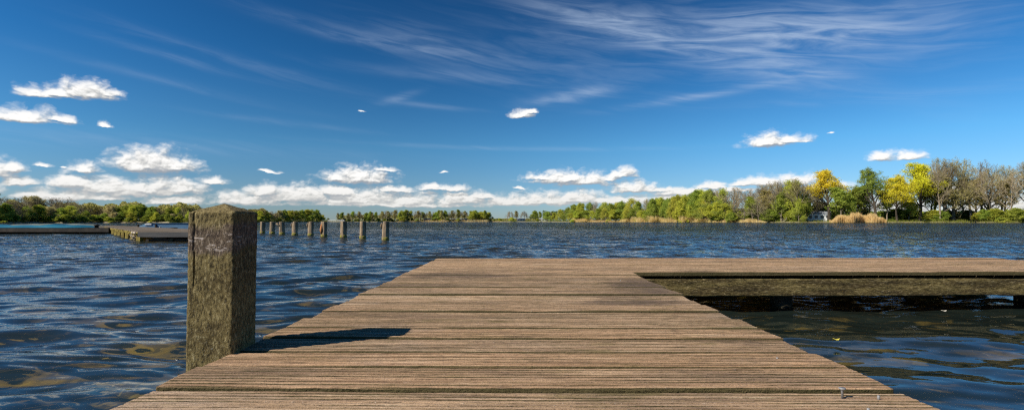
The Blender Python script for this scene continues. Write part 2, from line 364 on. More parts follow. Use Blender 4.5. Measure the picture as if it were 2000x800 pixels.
# farther, lower clouds sit in more air: a little duller and warmer
lowf = t.sstep(el, .09, .02, 0, .5)
ccol = t.mix(lowf, ccol, (.50, .50, .475))
thin = t.sstep(d0, .05, .55, .55, 1)
skyall = t.mix(t.m('MULTIPLY', alpha, t.sstep(d0, .0, .45, .8, 1)), skyci, ccol)
bg_all = t.new('ShaderNodeBackground'); t.link(skyall, bg_all.inputs[0])
gate = t.m('MULTIPLY', t.m('LESS_THAN', el, .27), t.m('MULTIPLY', t.m('GREATER_THAN', el, -.02), t.m('LESS_THAN', t.m('ABSOLUTE', az), 1.05)))
mx = t.new('ShaderNodeMixShader'); t.link(gate, mx.inputs[0]); t.link(bg_sky.outputs[0], mx.inputs[1]); t.link(bg_all.outputs[0], mx.inputs[2])
t.link(mx.outputs[0], wout.inputs[0])
w.cycles.sampling_method = 'MANUAL'; w.cycles.sample_map_resolution = 512

# ------------------------------------------------------------ lake surface
def shore_r(a):
    """distance of the water's edge for azimuth a (radians)"""
    deg = np.degrees(a)
    xs = [-180, -110, -85, -70, -47, -42, -38, -33, -29, -26, -20, -10, -2, 3, 6, 15, 22, 27, 35, 45, 55, 75, 95, 115, 180]
    rs = [5, 6, 30, 110, 215, 232, 238, 232, 262, 300, 430, 440, 430, 425, 345, 300, 262, 240, 246, 275, 300, 160, 40, 6, 5]
    return np.interp(deg, xs, rs) + 3*np.sin(deg*1.7) + 2*np.sin(deg*4.1+1)*(np.interp(deg, xs, rs) > 50)
def water():
    nr = 1150; r = .35*np.exp(np.linspace(0, math.log(520/.35), nr))
    a = np.concatenate([np.linspace(-math.pi, R(-56), 130, endpoint=False), np.linspace(R(-56), R(56), 860, endpoint=False), np.linspace(R(56), math.pi, 130)])
    RR, AA = np.meshgrid(r, a, indexing='ij'); X = RR*np.sin(AA); Y = RR*np.cos(AA)
    rng = np.random.default_rng(3); Z = np.zeros_like(X); cell = RR*math.log(520/.35)/nr
    nW = 84; lam = np.exp(rng.uniform(math.log(.085), math.log(1.15), nW))
    # slow warp makes the crests short and irregular
    wx = (fbm(X*.55, Y*.55, 0, 2, 21)-.5)*1.2; wy = (fbm(X*.55, Y*.55, 0, 2, 31)-.5)*.9
    gust = .55 + .9*fbm(X*.12, Y*.12, 0, 2, 41)
    lee = 1 - .45*np.exp(-((X-2.2)/2.0)**2 - ((Y-1.6)/1.9)**2)
    for l in lam:
        th = rng.normal(R(94), R(27)); k = 2*math.pi/l; s = .0150*(1.0 if l > .3 else .95); ph = rng.uniform(0, 6.28)
        A = s*l/(2*math.pi)
        fade = np.clip((l/cell-2.5)/3, 0, 1)
        p = k*((X+wx)*math.cos(th)+(Y+wy)*math.sin(th)) + ph
        rows = fade[:, 0] > 0
        z = np.sin(p[rows]); z = z + .22*np.cos(2*p[rows])
        Z[rows] += A*z*fade[rows]*(lee[rows] if l < .5 else 1)
    Z *= gust*(1+1.1*np.clip((RR-4)/14, 0, 1))
    V = np.stack([X, Y, Z], -1).reshape(-1, 3); na = len(a)
    i = np.arange(nr-1)[:, None]; j = np.arange(na-1)[None, :]
    Q = np.stack([i*na+j, (i+1)*na+j, (i+1)*na+j+1, i*na+j+1], -1).reshape(-1, 4)[:, ::-1]
    m, t, o = mat('lake_water'); P = coords(t)
    L = t.v('LENGTH', P, out=1)
    n1 = t.noise(t.scl(P, (6.5, 11, 1)), 1, 3, .6, .6); n2 = t.noise(t.scl(P, (1.3, 3.0, 1)), 1, 4, .6, .4)
    far = t.sstep(L, 3.5, 28)
    h = t.m('ADD', t.m('MULTIPLY', n1, t.m('MULTIPLY_ADD', far, .022, .0012)), t.m('MULTIPLY', n2, t.m('MULTIPLY', far, .34)))
    patch = t.noise(t.scl(P, (.05, .16, 1)), 1, 3, .5)
    h = t.m('MULTIPLY', h, t.sstep(patch, .35, .7, .65, 1.25))
    bn = t.new('ShaderNodeBump'); t.link(h, bn.inputs['Height']); bn.inputs['Strength'].default_value = 1; bn.inputs['Distance'].default_value = 1.0
    fr = t.new('ShaderNodeFresnel'); fr.inputs[0].default_value = 1.333; t.link(bn.outputs[0], fr.inputs['Normal'])
    gl = t.new('ShaderNodeBsdfGlossy'); gl.inputs['Roughness'].default_value = .035; gl.inputs[0].default_value = (.80, .84, .88, 1); t.link(bn.outputs[0], gl.inputs['Normal'])
    rf = t.new('ShaderNodeBsdfRefraction'); rf.inputs['IOR'].default_value = 1.333; rf.inputs['Roughness'].default_value = 0.02; t.link(bn.outputs[0], rf.inputs['Normal'])
    tp = t.new('ShaderNodeBsdfTransparent')
    m1 = t.new('ShaderNodeMixShader'); m1.inputs[0].default_value = .42; t.link(rf.outputs[0], m1.inputs[1]); t.link(tp.outputs[0], m1.inputs[2])
    m2 = t.new('ShaderNodeMixShader'); t.link(fr.outputs[0], m2.inputs[0]); t.link(m1.outputs[0], m2.inputs[1]); t.link(gl.outputs[0], m2.inputs[2])
    df = t.new('ShaderNodeBsdfDiffuse'); df.inputs[0].default_value = (.13, .20, .17, 1)
    m3 = t.new('ShaderNodeMixShader'); m3.inputs[0].default_value = .09; t.link(m1.outputs[0], m3.inputs[1]); t.link(df.outputs[0], m3.inputs[2]); t.link(m3.outputs[0], m2.inputs[1])
    t.link(m2.outputs[0], o.inputs[0])
    va = t.new('ShaderNodeVolumeAbsorption'); va.inputs['Color'].default_value = (.60, .55, .25, 1); va.inputs['Density'].default_value = .38
    t.link(va.outputs[0], o.inputs['Volume'])
    tag(mesh_np('lake_water', V, Q, m, smooth=True), kind='structure')
water()

# ------------------------------------------------------------ terrain: lake bed, banks and land to the horizon in one sheet
def terrain():
    a = np.linspace(-math.pi, math.pi, 721); rr = np.concatenate([np.linspace(.2, 12, 90), 12*np.exp(np.linspace(0, math.log(7000/12), 420))[1:]])
    RR, AA = np.meshgrid(rr, a, indexing='ij'); SR = shore_r(AA); X = RR*np.sin(AA); Y = RR*np.cos(AA)
    d = RR - SR
    land = .35*np.clip(d/1.2, 0, 1) + .9*np.clip(d/60, 0, 1)**.7 + .25*(fbm(X*.05, Y*.05, 0, 3)-.5)*np.clip(d/10, 0, 1)
    dep = .24 + .15*np.clip(RR-2.8, 0, 8) + .05*np.clip(RR-8, 0, 30)
    bed = -np.minimum(dep, np.clip(-d, 0, 1e9)*.25 + .05) + .10*(fbm(X*1.6, Y*1.6, 0, 3, 5)-.5)*(RR < 20)
    Z = np.where(d > 0, land, bed)
    V = np.stack([X, Y, Z], -1).reshape(-1, 3); na = len(a)
    i = np.arange(len(rr)-1)[:, None]; j = np.arange(na-1)[None, :]
    Q = np.stack([i*na+j, (i+1)*na+j, (i+1)*na+j+1, i*na+j+1], -1).reshape(-1, 4)[:, ::-1]
    m, t, o = mat('ground'); P = coords(t); sp = t.new('ShaderNodeSeparateXYZ'); t.link(P, sp.inputs[0])
    n = t.noise(P, .35, 5, .6); n2 = t.noise(P, 6, 4, .7)
    grass = t.ramp(n, [(.3, (.05, .075, .015)), (.55, (.10, .13, .025)), (.75, (.20, .18, .07))])
    sand = t.ramp(n2, [(.3, (.22, .18, .11)), (.7, (.42, .36, .25))])
    land_c = t.mix(t.sstep(t.m('ADD', sp.outputs[2], t.m('MULTIPLY', t.m('SUBTRACT', n, .5), .9)), .22, .45), sand, grass)
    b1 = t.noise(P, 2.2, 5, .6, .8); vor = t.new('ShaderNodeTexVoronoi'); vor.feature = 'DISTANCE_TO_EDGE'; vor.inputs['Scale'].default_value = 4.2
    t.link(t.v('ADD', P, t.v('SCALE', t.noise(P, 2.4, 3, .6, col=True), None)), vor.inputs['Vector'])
    bedc = t.ramp(b1, [(.34, (.16, .12, .05)), (.48, (.36, .26, .08)), (.56, (.80, .53, .07)), (.66, (.95, .66, .07))])  # brown bed; the gold stops also paint in sunlit patches
    bedc = t.mix(t.sstep(vor.outputs[0], .05, .015, 0, .8), bedc, (.85, .62, .14))  # voronoi edges paint a net of sunlight caustics into the bed colour
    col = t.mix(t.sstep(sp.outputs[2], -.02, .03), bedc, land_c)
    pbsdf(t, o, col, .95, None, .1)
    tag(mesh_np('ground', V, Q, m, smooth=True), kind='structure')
terrain()

# ------------------------------------------------------------ jetty
DZ = H - .336      # deck level above the water at the camera
TILT = -.0026
jet = empty('wooden_jetty', (0, 0, DZ)); jet.rotation_euler = (TILT, 0, 0)
tag(jet, 'weathered L-shaped jetty of grooved brown boards reaching into the lake', 'jetty')
def grooved_board(mb, x0, x1, yc, wdt, zoff, tilt, ang, seed, nx, thick=.026, ny_g=8, skew=0.0):
    """one decking board running along x with ridges on top, worn by noise"""
    fr = np.array([0, .08, .19, .34, .5, .66, .81, .92]); gz = np.array([-1, -1, 0.0, .1, .14, .1, 0.0, -1])*.0038
    ph = np.concatenate([(np.arange(ny_g)[:, None]+fr[None, :]).ravel(), [ny_g]]); g = np.concatenate([np.tile(gz, ny_g), [-.0045]]); n = len(ph)
    vv = (ph/ny_g-.5)*wdt; shelf = .0
    ed = np.clip((wdt/2-np.abs(vv))/.004, 0, 1); g = g*1.0 - .003*(1-ed)
    g[0] = g[-1] = -.005
    us = np.linspace(x0, x1, nx)
    U, Vv = np.meshgrid(us, vv, indexing='ij'); rid = np.floor(ph-.0)[None, :]
    wear = fbm(U*3+seed*9, rid*3.1+0*U, 0, 3, seed); G = np.broadcast_to(g[None, :], U.shape)
    G = G*np.clip(1.75-1.5*wear, .3, 1.2)
    Z = zoff + tilt*Vv + G + .0022*(fbm(U*4, Vv*60, 0, 3, seed+3)-.5) + .0045*(fbm(U*1.5+seed, Vv*3, 0, 2, seed+7)-.5) + .0012*(fbm(U*60, Vv*160, 0, 2, seed+5)-.5)
    # ragged sawn ends
    endj = .010*(fbm(np.full(n, seed*3.3), vv*55, 0, 3, seed+9)-.5) - .004*(g < -.0015)
    Xx = U.copy(); Xx[0] -= endj - .0; Xx[-1] += endj
    Z[0] -= .003; Z[-1] -= .003
    Yy = yc + Vv*np.cos(0) + ang*(U-(x0)) + .0025*(fbm(U*2.2, Vv*0+seed, 0, 2, seed+1)-.5)*np.abs(Vv)/(wdt/2)
    top = np.stack([Xx, Yy, Z], -1)
    # skirt: front side, back side, underside and ends
    bot = top.copy(); bot[..., 2] = zoff - thick
    ring = np.concatenate([top, bot[:, ::-1]], 1)      # closed profile per column
    k = ring.shape[1]; V = ring.reshape(-1, 3)
    i = np.arange(nx-1)[:, None]; j = np.arange(k)[None, :]
    Q = np.stack([i*k+j, (i+1)*k+j, (i+1)*k+(j+1) % k, i*k+(j+1) % k], -1).reshape(-1, 4)
    E = []
    for j in range(n-1):
        E.append((j, j+1, k-2-j, k-1-j)); b = (nx-1)*k; E.append((b+j+1, b+j, b+k-1-j, b+k-2-j))
    mb.add(V, np.concatenate([Q, np.array(E)]))
XL, XR = -.747, .768; PITCHB = .1485; BW = .1345
ARM0 = 3.50; rb = random.Random(5)
mb = MB(); y = .0885 - 8*PITCHB; k = 0
while y + PITCHB/2 < ARM0 - .02:
    yc = y; fan = .030*min(1, max(0, (yc-1.6)/1.4))
    near = 0 < yc < 2.2
    g = rb.choice([0, 0, .002, -.002, .004])
    grooved_board(mb, XL + rb.uniform(-.006, .006), XR + rb.uniform(-.006, .006), yc - fan*.35, BW + g, rb.uniform(-.006, .006), rb.uniform(-.05, .05), fan*.5, 10+k, 260 if near else (120 if yc < 0 else 160))
    y += PITCHB; k += 1
yl = y - PITCHB
mb.build('main_deck_boards', M['deck'], jet, smooth=False)
ARMA = .030; AX1 = 4.48
mb = MB(); ya = y - .012
armrows = []
for q in range(9):
    yc = ya + q*PITCHB; armrows.append(yc)
    grooved_board(mb, XL + rb.uniform(-.006, .006), AX1 + rb.uniform(-.01, .01), yc, BW, rb.uniform(-.0035, .0035) + (.004 if q == 0 else 0), rb.uniform(-.03, .03), ARMA, 60+q, 420)
yb = armrows[-1] + PITCHB
grooved_board(mb, 1.75, 4.36, yb + .045 + 1.75*ARMA, .15, -.018, .02, ARMA*1.6, 80, 200)
mb.build('arm_deck_boards', M['deck'], jet)
# bearers below the boards, edge beam along the arm, piles
def jbox(name, a, b, m, nx=1, rough=0, ang=0.0):
    mb = MB()
    if rough:
        x0, y0, z0 = a; x1, y1, z1 = b; n = 260; k = 14
        us = np.linspace(x0, x1, n); prof = [(y0, z0+(z1-z0)*i/k) for i in range(k+1)] + [(y1, z1)] + [(y1, z0)]
        U = np.repeat(us[:, None], len(prof), 1); YY = np.array([p[0] for p in prof])[None, :] + ang*(U-x0); ZZ = np.broadcast_to(np.array([p[1] for p in prof])[None, :], U.shape).copy()
        YY = YY + rough*(fbm(U*7, ZZ*30, 0, 4, 90)-.5); ZZ = ZZ + rough*.8*(fbm(U*5, ZZ*9, 3, 3, 95)-.5)
        V = np.stack([U, YY, ZZ], -1).reshape(-1, 3); kk = len(prof)
        i = np.arange(n-1)[:, None]; j = np.arange(kk)[None, :]
        Q = np.stack([i*kk+j, i*kk+(j+1) % kk, (i+1)*kk+(j+1) % kk, (i+1)*kk+j], -1).reshape(-1, 4)[:, ::-1]
        mb.add(V, Q)
    else: mb.box(a, b)
    return mb.build(name, m, jet, smooth=bool(rough))
FY = armrows[0] - PITCHB/2      # front edge of the arm at x = XL
jbox('edge_beam', (XR+.004, FY+.016+ARMA*(XR-XL), -.162), (AX1-.02, FY+.115+ARMA*(XR-XL), -.046), M['beam'], rough=.012, ang=ARMA)
jbox('back_beam', (XL+.05, yb-.04, -.262), (AX1-.02, yb+.02, -.05), M['beam'], rough=.012, ang=ARMA)
for xx in (XL+.09, 0.0, XR-.13):
    jbox('bearer', (xx, -1.0, -.13), (xx+.055, FY-.02, -.034), M['joist'])
for xx in (1.3, 2.1, 2.9, 3.7, 4.35):
    jbox('bearer', (xx, FY+.13+ARMA*(xx-XL), -.14), (xx+.05, yb-.06+ARMA*(xx-XL), -.034), M['joist'])
def pile(x, y, r=.075, top=-.06):
    mb = MB(); zs = [top, -.3, -.9, -1.4]
    mb.tube([(x+.01*math.sin(z*9), y, z) for z in zs], [r, r*1.02, r*.97, r*.95], 14); mb.build('pile', M['pile_wet'], jet, True)
for (px, yy) in ((1524, 3.86), (2002, 3.98)):
    p = at(px, yy); pile(p.x, yy)
for (x, yy) in ((.72, 4.9), (-.6, 4.85), (-.6, 2.6), (.6, 2.6), (-.6, .2), (.6, .2)):
    pile(x, yy)
# screws: one backed out, the others flush
def screw(px, py, up, r=.0062):
    d = pdir(px, py); k = -.336/d.z; x, y = d.x*k, d.y*k
    mb = MB()
    if up: mb.tube([(x, y, -.01), (x, y, up-.005), (x, y, up-.0045), (x, y, up-.0015), (x, y, up)], [.0022, .0022, .0026, r, r], 14)
    else: mb.tube([(x, y, -.006), (x, y, .0022), (x, y, .0032)], [r*.8, r*.8, r*.6], 12)
    mb.build('screw', M['screw'], jet, True)
screw(1645, 769, .015)
for p in ((1716, 772), (1696, 797), (1518, 697), (1212, 545)): screw(p[0], p[1], 0, .0032)

# ------------------------------------------------------------ near post
def near_post():
    x0, x1, y0, y1 = -.859, -.734, 1.322, 1.442; ztop = H + .0235; apex = H + .0475
    cx, cy = (x0+x1)/2, (y0+y1)/2
    root = bpy.data.objects.new('wooden_post', None); root.location = (cx, cy, 0); COL.objects.link(root)
    tag(root, 'thick square mossy wooden post with a low pyramid top beside the jetty', 'post')
    nx = 44; nz = 300; hx, hy = (x1-x0)/2, (y1-y0)/2; rad = .009
    # rounded-square ring
    ring = []
    for side in range(4):
        for i in range(nx):
            u = -1 + 2*i/nx
            p = [(u*hx, -hy), (hx, u*hy), (-u*hx, hy), (-hx, -u*hy)][side]
            ring.append(p)
    ring = np.array(ring)
    def rnd(p, k=1.0):
        q = p.copy(); dx = np.clip(np.abs(q[:, 0])-(hx-rad), 0, None); dy = np.clip(np.abs(q[:, 1])-(hy-rad), 0, None)
        l = np.maximum(np.hypot(dx, dy), 1e-9); f = np.where((dx > 0) & (dy > 0), np.minimum(1, rad/l), 1)
        q[:, 0] = np.sign(q[:, 0])*(np.minimum(np.abs(q[:, 0]), hx-rad)+dx*f); q[:, 1] = np.sign(q[:, 1])*(np.minimum(np.abs(q[:, 1]), hy-rad)+dy*f); return q
    ring = rnd(ring); n = len(ring)
    zs = np.concatenate([np.linspace(-.75, .15, 40, endpoint=False), np.linspace(.15, ztop-.003, nz)])
    V = []
    for z in zs:
        tp = 1 - .003*(z > 0)*z; V.append(np.column_stack([ring*tp, np.full(n, z)]))
    caps = []
    for j, s in enumerate([.985, .95, .8, .6, .4, .2, .03]):
        zc = ztop + (apex-ztop)*(1-s) - (.0015 if j == 0 else 0); caps.append(np.column_stack([ring*s, np.full(n, zc)]))
    V = np.concatenate(V+caps); A = V.copy()
    nrm = np.column_stack([np.sign(A[:, 0])*(np.abs(A[:, 0])/hx > .9), np.sign(A[:, 1])*(np.abs(A[:, 1])/hy > .9)]).astype(float)
    dsp = .0020*(fbm(A[:, 0]*150, A[:, 1]*150, A[:, 2]*110, 3, 2)-.5) + .0022*(fbm(A[:, 0]*12, A[:, 1]*12, A[:, 2]*7, 3, 4)-.5)
    # long drying crack down the front, near its left arris
    cxk = -hx + .0185 + .004*(fbm(A[:, 2]*14, A[:, 2]*0, 0, 3, 8)-.5)
    front = (A[:, 1] < -hy*.9) & (A[:, 2] > .44)
    crk = np.where(front, np.exp(-((A[:, 0]-cxk)/.0011)**2), 0)*.009*np.clip((A[:, 2]-.44)/.05, 0, 1)
    side = A[:, 2] < ztop
    V[:, 0] += nrm[:, 0]*dsp; V[:, 1] += nrm[:, 1]*(dsp - crk)
    V[~side, 2] += .003*(fbm(A[~side, 0]*70, A[~side, 1]*25, 0, 3, 6)-.5)
    V[:, 0] += .003*(ztop-V[:, 2])*0
    m = len(zs)+7; i = np.arange(m-1)[:, None]; j = np.arange(n)[None, :]
    Q = np.stack([i*n+j, i*n+(j+1) % n, (i+1)*n+(j+1) % n, (i+1)*n+j], -1).reshape(-1, 4)
    V = np.concatenate([V, [[0, 0, apex]]]); b = (m-1)*n
    T = np.array([(b+k, b+(k+1) % n, len(V)-1) for k in range(n)])
    # shaft and cap are one timber
    o = mesh_np('shaft', V, [Q, T], M['post'], root, smooth=True)
    o.modifiers.new('e', 'EDGE_SPLIT').split_angle = R(38)
near_post()

# ------------------------------------------------------------ the row of nine round posts
POSTS = [(513, 432.6, 456, 9.5, 0, 'first, leftmost post of the distant row of round timber posts'),
 (532, 432.7, 457, 10, 0, 'second round post from the left in the distant row'),
 (551.5, 432.5, 458.3, 11, 2, 'leaning split round post with a broken flap at its top'),
 (576, 432.3, 459.7, 11, 1, 'round post with a chipped top left, fourth from the left in the row'),
 (607, 432.5, 461, 11, 1, 'middle post of the nine round posts, fifth from the left'),
 (633, 432.3, 463, 12, 3, 'round post with an orange rusty patch down its left side'),
 (671, 431.8, 464.5, 12.5, 0, 'seventh round post from the left, pale with a dark foot'),
 (708.5, 431.9, 466.5, 12.5, 0, 'eighth round post from the left, clean flat top'),
 (753, 431.8, 469.5, 14, 1, 'nearest and rightmost of the round posts, with a splinter on its left')]
M['rust'] = simple('orange_rust', (.28, .10, .03), (.5, .22, .08), 8, .8)
for i, (px, yt, yb_, wpx, kind, lab) in enumerate(POSTS):
    Yd = H*F/(yb_-HOR-.8); p = at(px, Yd); r = wpx/F*Yd/2; top = H - (yt-HOR)/F*Yd
    root = empty('mooring_post', (p.x, p.y, 0), random.uniform(0, .3)); tag(root, lab, 'post', 'round timber posts standing in the lake')
    rg = random.Random(i); mb = MB(); n = 26; zs = [-1.2, -.3, -.05, .0, .06, .09, .14, .22, .3, .38, .46, top-.03, top-.006, top]
    lean = {0: .01, 1: .015, 2: -.06, 3: 0}[kind]; V = []
    for zi, z in enumerate(zs):
        for k in range(n):
            a = 2*math.pi*k/n; rr = r*(1+.05*math.sin(3*a+i)+.035*math.sin(7*a+i*2)+rg.uniform(-.02, .02))*(1.0 if z < .09 else .96)*(1 if zi < len(zs)-1 else .93)
            if kind in (1, 2) and z > top-.13 and math.cos(a-math.pi) > .55: rr *= .72
            V.append((rr*math.cos(a)+lean*z, rr*math.sin(a), z))
    Q = [(a*n+k, a*n+(k+1) % n, (a+1)*n+(k+1) % n, (a+1)*n+k) for a in range(len(zs)-1) for k in range(n)]
    V.append((lean*top, 0, top+.003)); b = (len(zs)-1)*n
    mb.add(V, [np.array(Q), np.array([(b+k, b+(k+1) % n, len(V)-1) for k in range(n)])])
    mb.build('shaft', M['mpost'], root, True).modifiers.new('e', 'EDGE_SPLIT').split_angle = R(40)
    mb = MB(); mb.tube([(0, 0, -.12), (lean*.0, 0, 0), (lean*.1, 0, .065), (lean*.1, 0, .10)], [r*1.04, r*1.055, r*1.05, r*1.0], 22); mb.build('algae_band', M['algae'], root, True)
    if kind == 2:
        mb = MB(); mb.tube([(-r*.55, -r*.6, top-.26), (-r*1.0, -r*.7, top-.16), (-r*1.75, -r*.5, top-.09), (-r*1.2, -r*.4, top-.015)], [.02, .05, .055, .02], 7); mb.build('broken_flap', M['mpost'], root, True)
    if kind == 1:
        mb = MB(); mb.tube([(-r*.95, -r*.3, top-.24), (-r*1.08, -r*.35, top-.14), (-r*1.0, -r*.3, top-.05)], [.012, .035, .012], 6); mb.build('splinter', M['mpost'], root, True)
    if kind == 3:
        mb = MB(); mb.tube([(-r*.62, -r*.62, .12), (-r*.66, -r*.66, .28), (-r*.6, -r*.6, top-.1)], [.035, .065, .03], 8); mb.build('rust_patch', M['rust'], root, True)

# ------------------------------------------------------------ jetties and boats on the left
def quad_slab(mb, P4, z0, z1):
    V = [(p[0], p[1], z0) for p in P4] + [(p[0], p[1], z1) for p in P4]
    mb.add(V, np.array([(0, 3, 2, 1), (4, 5, 6, 7), (0, 1, 5, 4), (1, 2, 6, 5), (2, 3, 7, 6), (3, 0, 4, 7)]))
fb = .285
A0 = at(271, 15.2); fbL = fb; fb = .32
dL = (at(196, 34.0) - A0); ln = dL.length; dL.normalize()
pl = empty('plank_platform', (A0.x, A0.y, 0)); tag(pl, 'broad grey plank landing stage with mossy ochre side piles, left behind the square post', 'jetty')
mb = MB(); nb = 118; wv_ = ln/nb
for i in range(nb):
    s0 = dL*(i*wv_); s1 = dL*(i*wv_+wv_*.93); zz = random.uniform(-.006, .006); j = random.uniform(-.03, .03)
    quad_slab(mb, [(s0.x+j, s0.y), (s0.x+2.9-s0.y*.1+j, s0.y), (s1.x+2.9-s1.y*.1+j, s1.y), (s1.x+j, s1.y)], fb-.035+zz, fb+zz)
mb.build('deck_boards', M['fdeck'], pl)
mb = MB(); mb.box((.02, -.06, fb-.175), (2.9, -.012, fb-.03)); mb.build('front_board', M['fascia'], pl)
mb = MB(); mb.box((.15, .1, .02), (2.8, .16, .075)); mb.build('lower_rail', M['dark'], pl)
for i in range(12):
    s = dL*(.15 + i*ln/12.5); mb = MB(); mb.box((s.x-.02, s.y-.05, -.7), (s.x+.1, s.y+.08, fb-.045)); mb.build('side_pile', M['ochre'] if i < 7 else M['dark'], pl)
for i in range(30):
    s = dL*(.1 + i*ln/30.); mb = MB(); hgt = random.uniform(.05, .13); mb.box((s.x-.05, s.y-.03, fb-.04-hgt), (s.x+.01, s.y+random.uniform(.03, .2), fb-.04), jit=.004); mb.build('joist_end', M['ochre'], pl)
quadl = MB(); 
quad_slab(quadl, [(.1+dL.x*.3, .3), (.16+dL.x*.3, .3), (dL.x*ln*.98+.25, dL.y*ln*.98), (dL.x*ln*.98+.2, dL.y*ln*.98)], fb-.16, fb-.045); quadl.build('side_beam', M['joist'], pl)
quadl = MB(); quad_slab(quadl, [(.5, .5), (2.6, .5), (dL.x*ln*.95+1.0, dL.y*ln*.95), (dL.x*ln*.95+.6, dL.y*ln*.95)], -.02, fb-.17); quadl.build('underframe', M['dark'], pl)
for (x, z) in ((.9, .06), (1.7, .05), (2.4, .06)):
    mb = MB(); mb.box((x, .05, -.6), (x+.1, .13, fb-.22)); mb.build('front_pile', M['joist'], pl)
rp = MB()
for q in range(7):
    rq = random.Random(q); x = -.75*rq.random()-.1; s = (-x)/(-dL.x)*dL.y - .10
    pts = [(x+rq.uniform(-.08, .08)+.3*u*rq.uniform(-.6, .6), s, fb-.03-.27*u) for u in (0, .35, .7, 1)]; rp.tube(pts, [.014]*4, 5)
rp.tube([(-.95+.12*q, (.95-.12*q)/(-dL.x)*dL.y-.10, fb-.05-.02*(q%2)) for q in range(8)], [.02]*8, 6); o = rp.build('rope_tangle', M['rope'], None, True); o.location = (A0.x, A0.y, 0); tag(o, 'pale tangle of old ropes hanging from the corner of the landing stage', 'rope')

fb = fbL
# long dark jetty running left
lj = empty('dark_long_jetty', (at(60, 24.6).x, 24.6, 0)); tag(lj, 'long low dark jetty at the left edge under the blue tarpaulin', 'jetty')
xa = at(-260, 24.6).x - lj.location.x; xb = at(214, 24.6).x - lj.location.x
mb = MB(); 
nbd = int((xb-xa)/.16)
for i in range(nbd): mb.box((xa+i*.16, 0, fb-.045+random.uniform(-.006, .006)), (xa+i*.16+.15, 1.7, fb-.005+random.uniform(-.006, .006)))
mb.build('deck_boards', M['dark'], lj)
mb = MB(); mb.box((xa, -.05, fb-.19), (xb, -.004, fb-.02)); mb.build('front_beam', M['dark'], lj)
mb = MB(); mb.box((xa+3.9, .35, .0), (xb, 1.5, fb-.05)); mb.build('float', M['dark'], lj)
for i in range(9):
    x = xa + 1 + i*(xb-xa-1.2)/8; mb = MB(); mb.tube([(x, .2, -.8), (x, .2, fb-.05)], [.08, .08], 8); mb.build('pile', M['pile_wet'] if i % 3 else M['joist'], lj)
def cover(name, px0, px1, Y, wid, zb, zh, m, label, ph=0, taper=.12):
    p0 = at(px0, Y); p1 = at(px1, Y); L = p1.x-p0.x; nx, ny = 60, 14; V = []
    for i in range(nx+1):
        u = i/nx; env = min(1, u/taper, (1-u)/(taper*.6))**.6 if 0 < u < 1 else 0
        for j in range(ny+1):
            v = j/ny; s = math.sin(math.pi*v)**.55 if 0 < v < 1 else 0
            z = zb + .01 + zh*env*s*(.8+.25*math.sin(u*17+ph)*.5+.12*math.sin(u*41+ph*2))
            V.append((u*L, (v-.5)*wid*(.4+.6*env), z))
    k = ny+1; Q = [(i*k+j, (i+1)*k+j, (i+1)*k+j+1, i*k+j+1) for i in range(nx) for j in range(ny)]
    mb = MB(); mb.add(V, np.array(Q)); n0 = len(V); Vb = [(v[0], v[1], zb-.01) for v in V]
    mb.add(Vb, np.array([q[::-1] for q in Q])); o = mb.build(name, m, None, True); o.location = (p0.x, Y, 0); tag(o, label, 'tarpaulin'); return o
cover('tarpaulin', -200, 186, 25.6, 1.5, fb, .17, M['tarp'], 'long bright blue tarpaulin spread over the dark jetty')
cover('tarpaulin', 22, 196, 30.2, 1.6, .32, .14, M['tarp2'], 'flat grey green tarpaulin just behind the blue one', 2)
# narrow walkway that carries the grey-green cover
wk = empty('grey_walkway', (at(20, 30.2).x, 30.2, 0)); tag(wk, 'narrow grey walkway behind the blue tarpaulin', 'jetty')
L_ = at(300, 30.2).x - at(20, 30.2).x; mb = MB(); mb.box((-.2, -.9, .24), (L_+.5, .9, .31)); mb.build('deck', M['fdeck'], wk)
for i in range(6): mb = MB(); mb.tube([(L_*i/5, -.6, -.8), (L_*i/5, -.6, .25)], [.07, .07], 8); mb.build('pile', M['pile_wet'], wk)
# dark bollard at the end of the tarpaulin
mb = MB(); mb.tube([(0, 0, fb), (0, 0, fb+.10), (.0, 0, fb+.13), (0, 0, fb+.16)], [.09, .08, .14, .10], 12)
o = mb.build('bollard', M['dark'], None, True); p = at(189, 25.0); o.location = (p.x, 25.0, 0); tag(o, 'squat black bollard at the right end of the blue tarpaulin', 'bollard')
# pale blue boat
def boat():
    Y = 27.0; p0 = at(283, Y); p1 = at(455, Y); L = p1.x-p0.x; root = empty('blue_boat', (p0.x, Y, 0))
    tag(root, 'pale blue flat boat with a sloping bow moored behind the landing stage', 'boat')
    mb = MB(); st = [(0, .22, .27), (.03, .2, .30), (.16, .1, .48), (.2, .0, .502), (.6, -.05, .502), (1, -.05, .502)]; V = []
    for u, zb, zt in st:
        w_ = .35 if u == 0 else (.75 if u < .1 else 1.0)
        V += [(u*L, -w_, zb), (u*L, -w_*1.02, zt), (u*L, w_*1.02, zt), (u*L, w_, zb)]
    Q = [(i*4+j, (i+1)*4+j, (i+1)*4+(j+1) % 4, i*4+(j+1) % 4) for i in range(len(st)-1) for j in range(4)] + [(0, 1, 2, 3), (23, 22, 21, 20)]
    mb.add(V, np.array([q[::-1] for q in Q])); mb.build('hull', M['boat'], root)
    mb = MB(); mb.box((L*.20, -1.06, .504), (L*.98, -.96, .515)); mb.build('rim_rail', M['boat'], root)
    a = at(311, Y).x-p0.x; mb = MB(); mb.box((a, -1.055, .435), (a+.34, -1.022, .475)); mb.build('white_plate', M['white'], root)
    for px in (298.5, 331):
        a = at(px, Y).x-p0.x; mb = MB(); mb.box((a, -1.10, .10), (a+.05, -1.03, .45)); mb.build('fender', M['dark'], root)
    a = at(343, Y).x-p0.x; mb = MB(); mb.tube([(a, -1.15, .22), (a, -1.15, .30), (a, -1.15, .34)], [.05, .045, .07], 8); mb.build('cleat', M['white'], root)
boat()
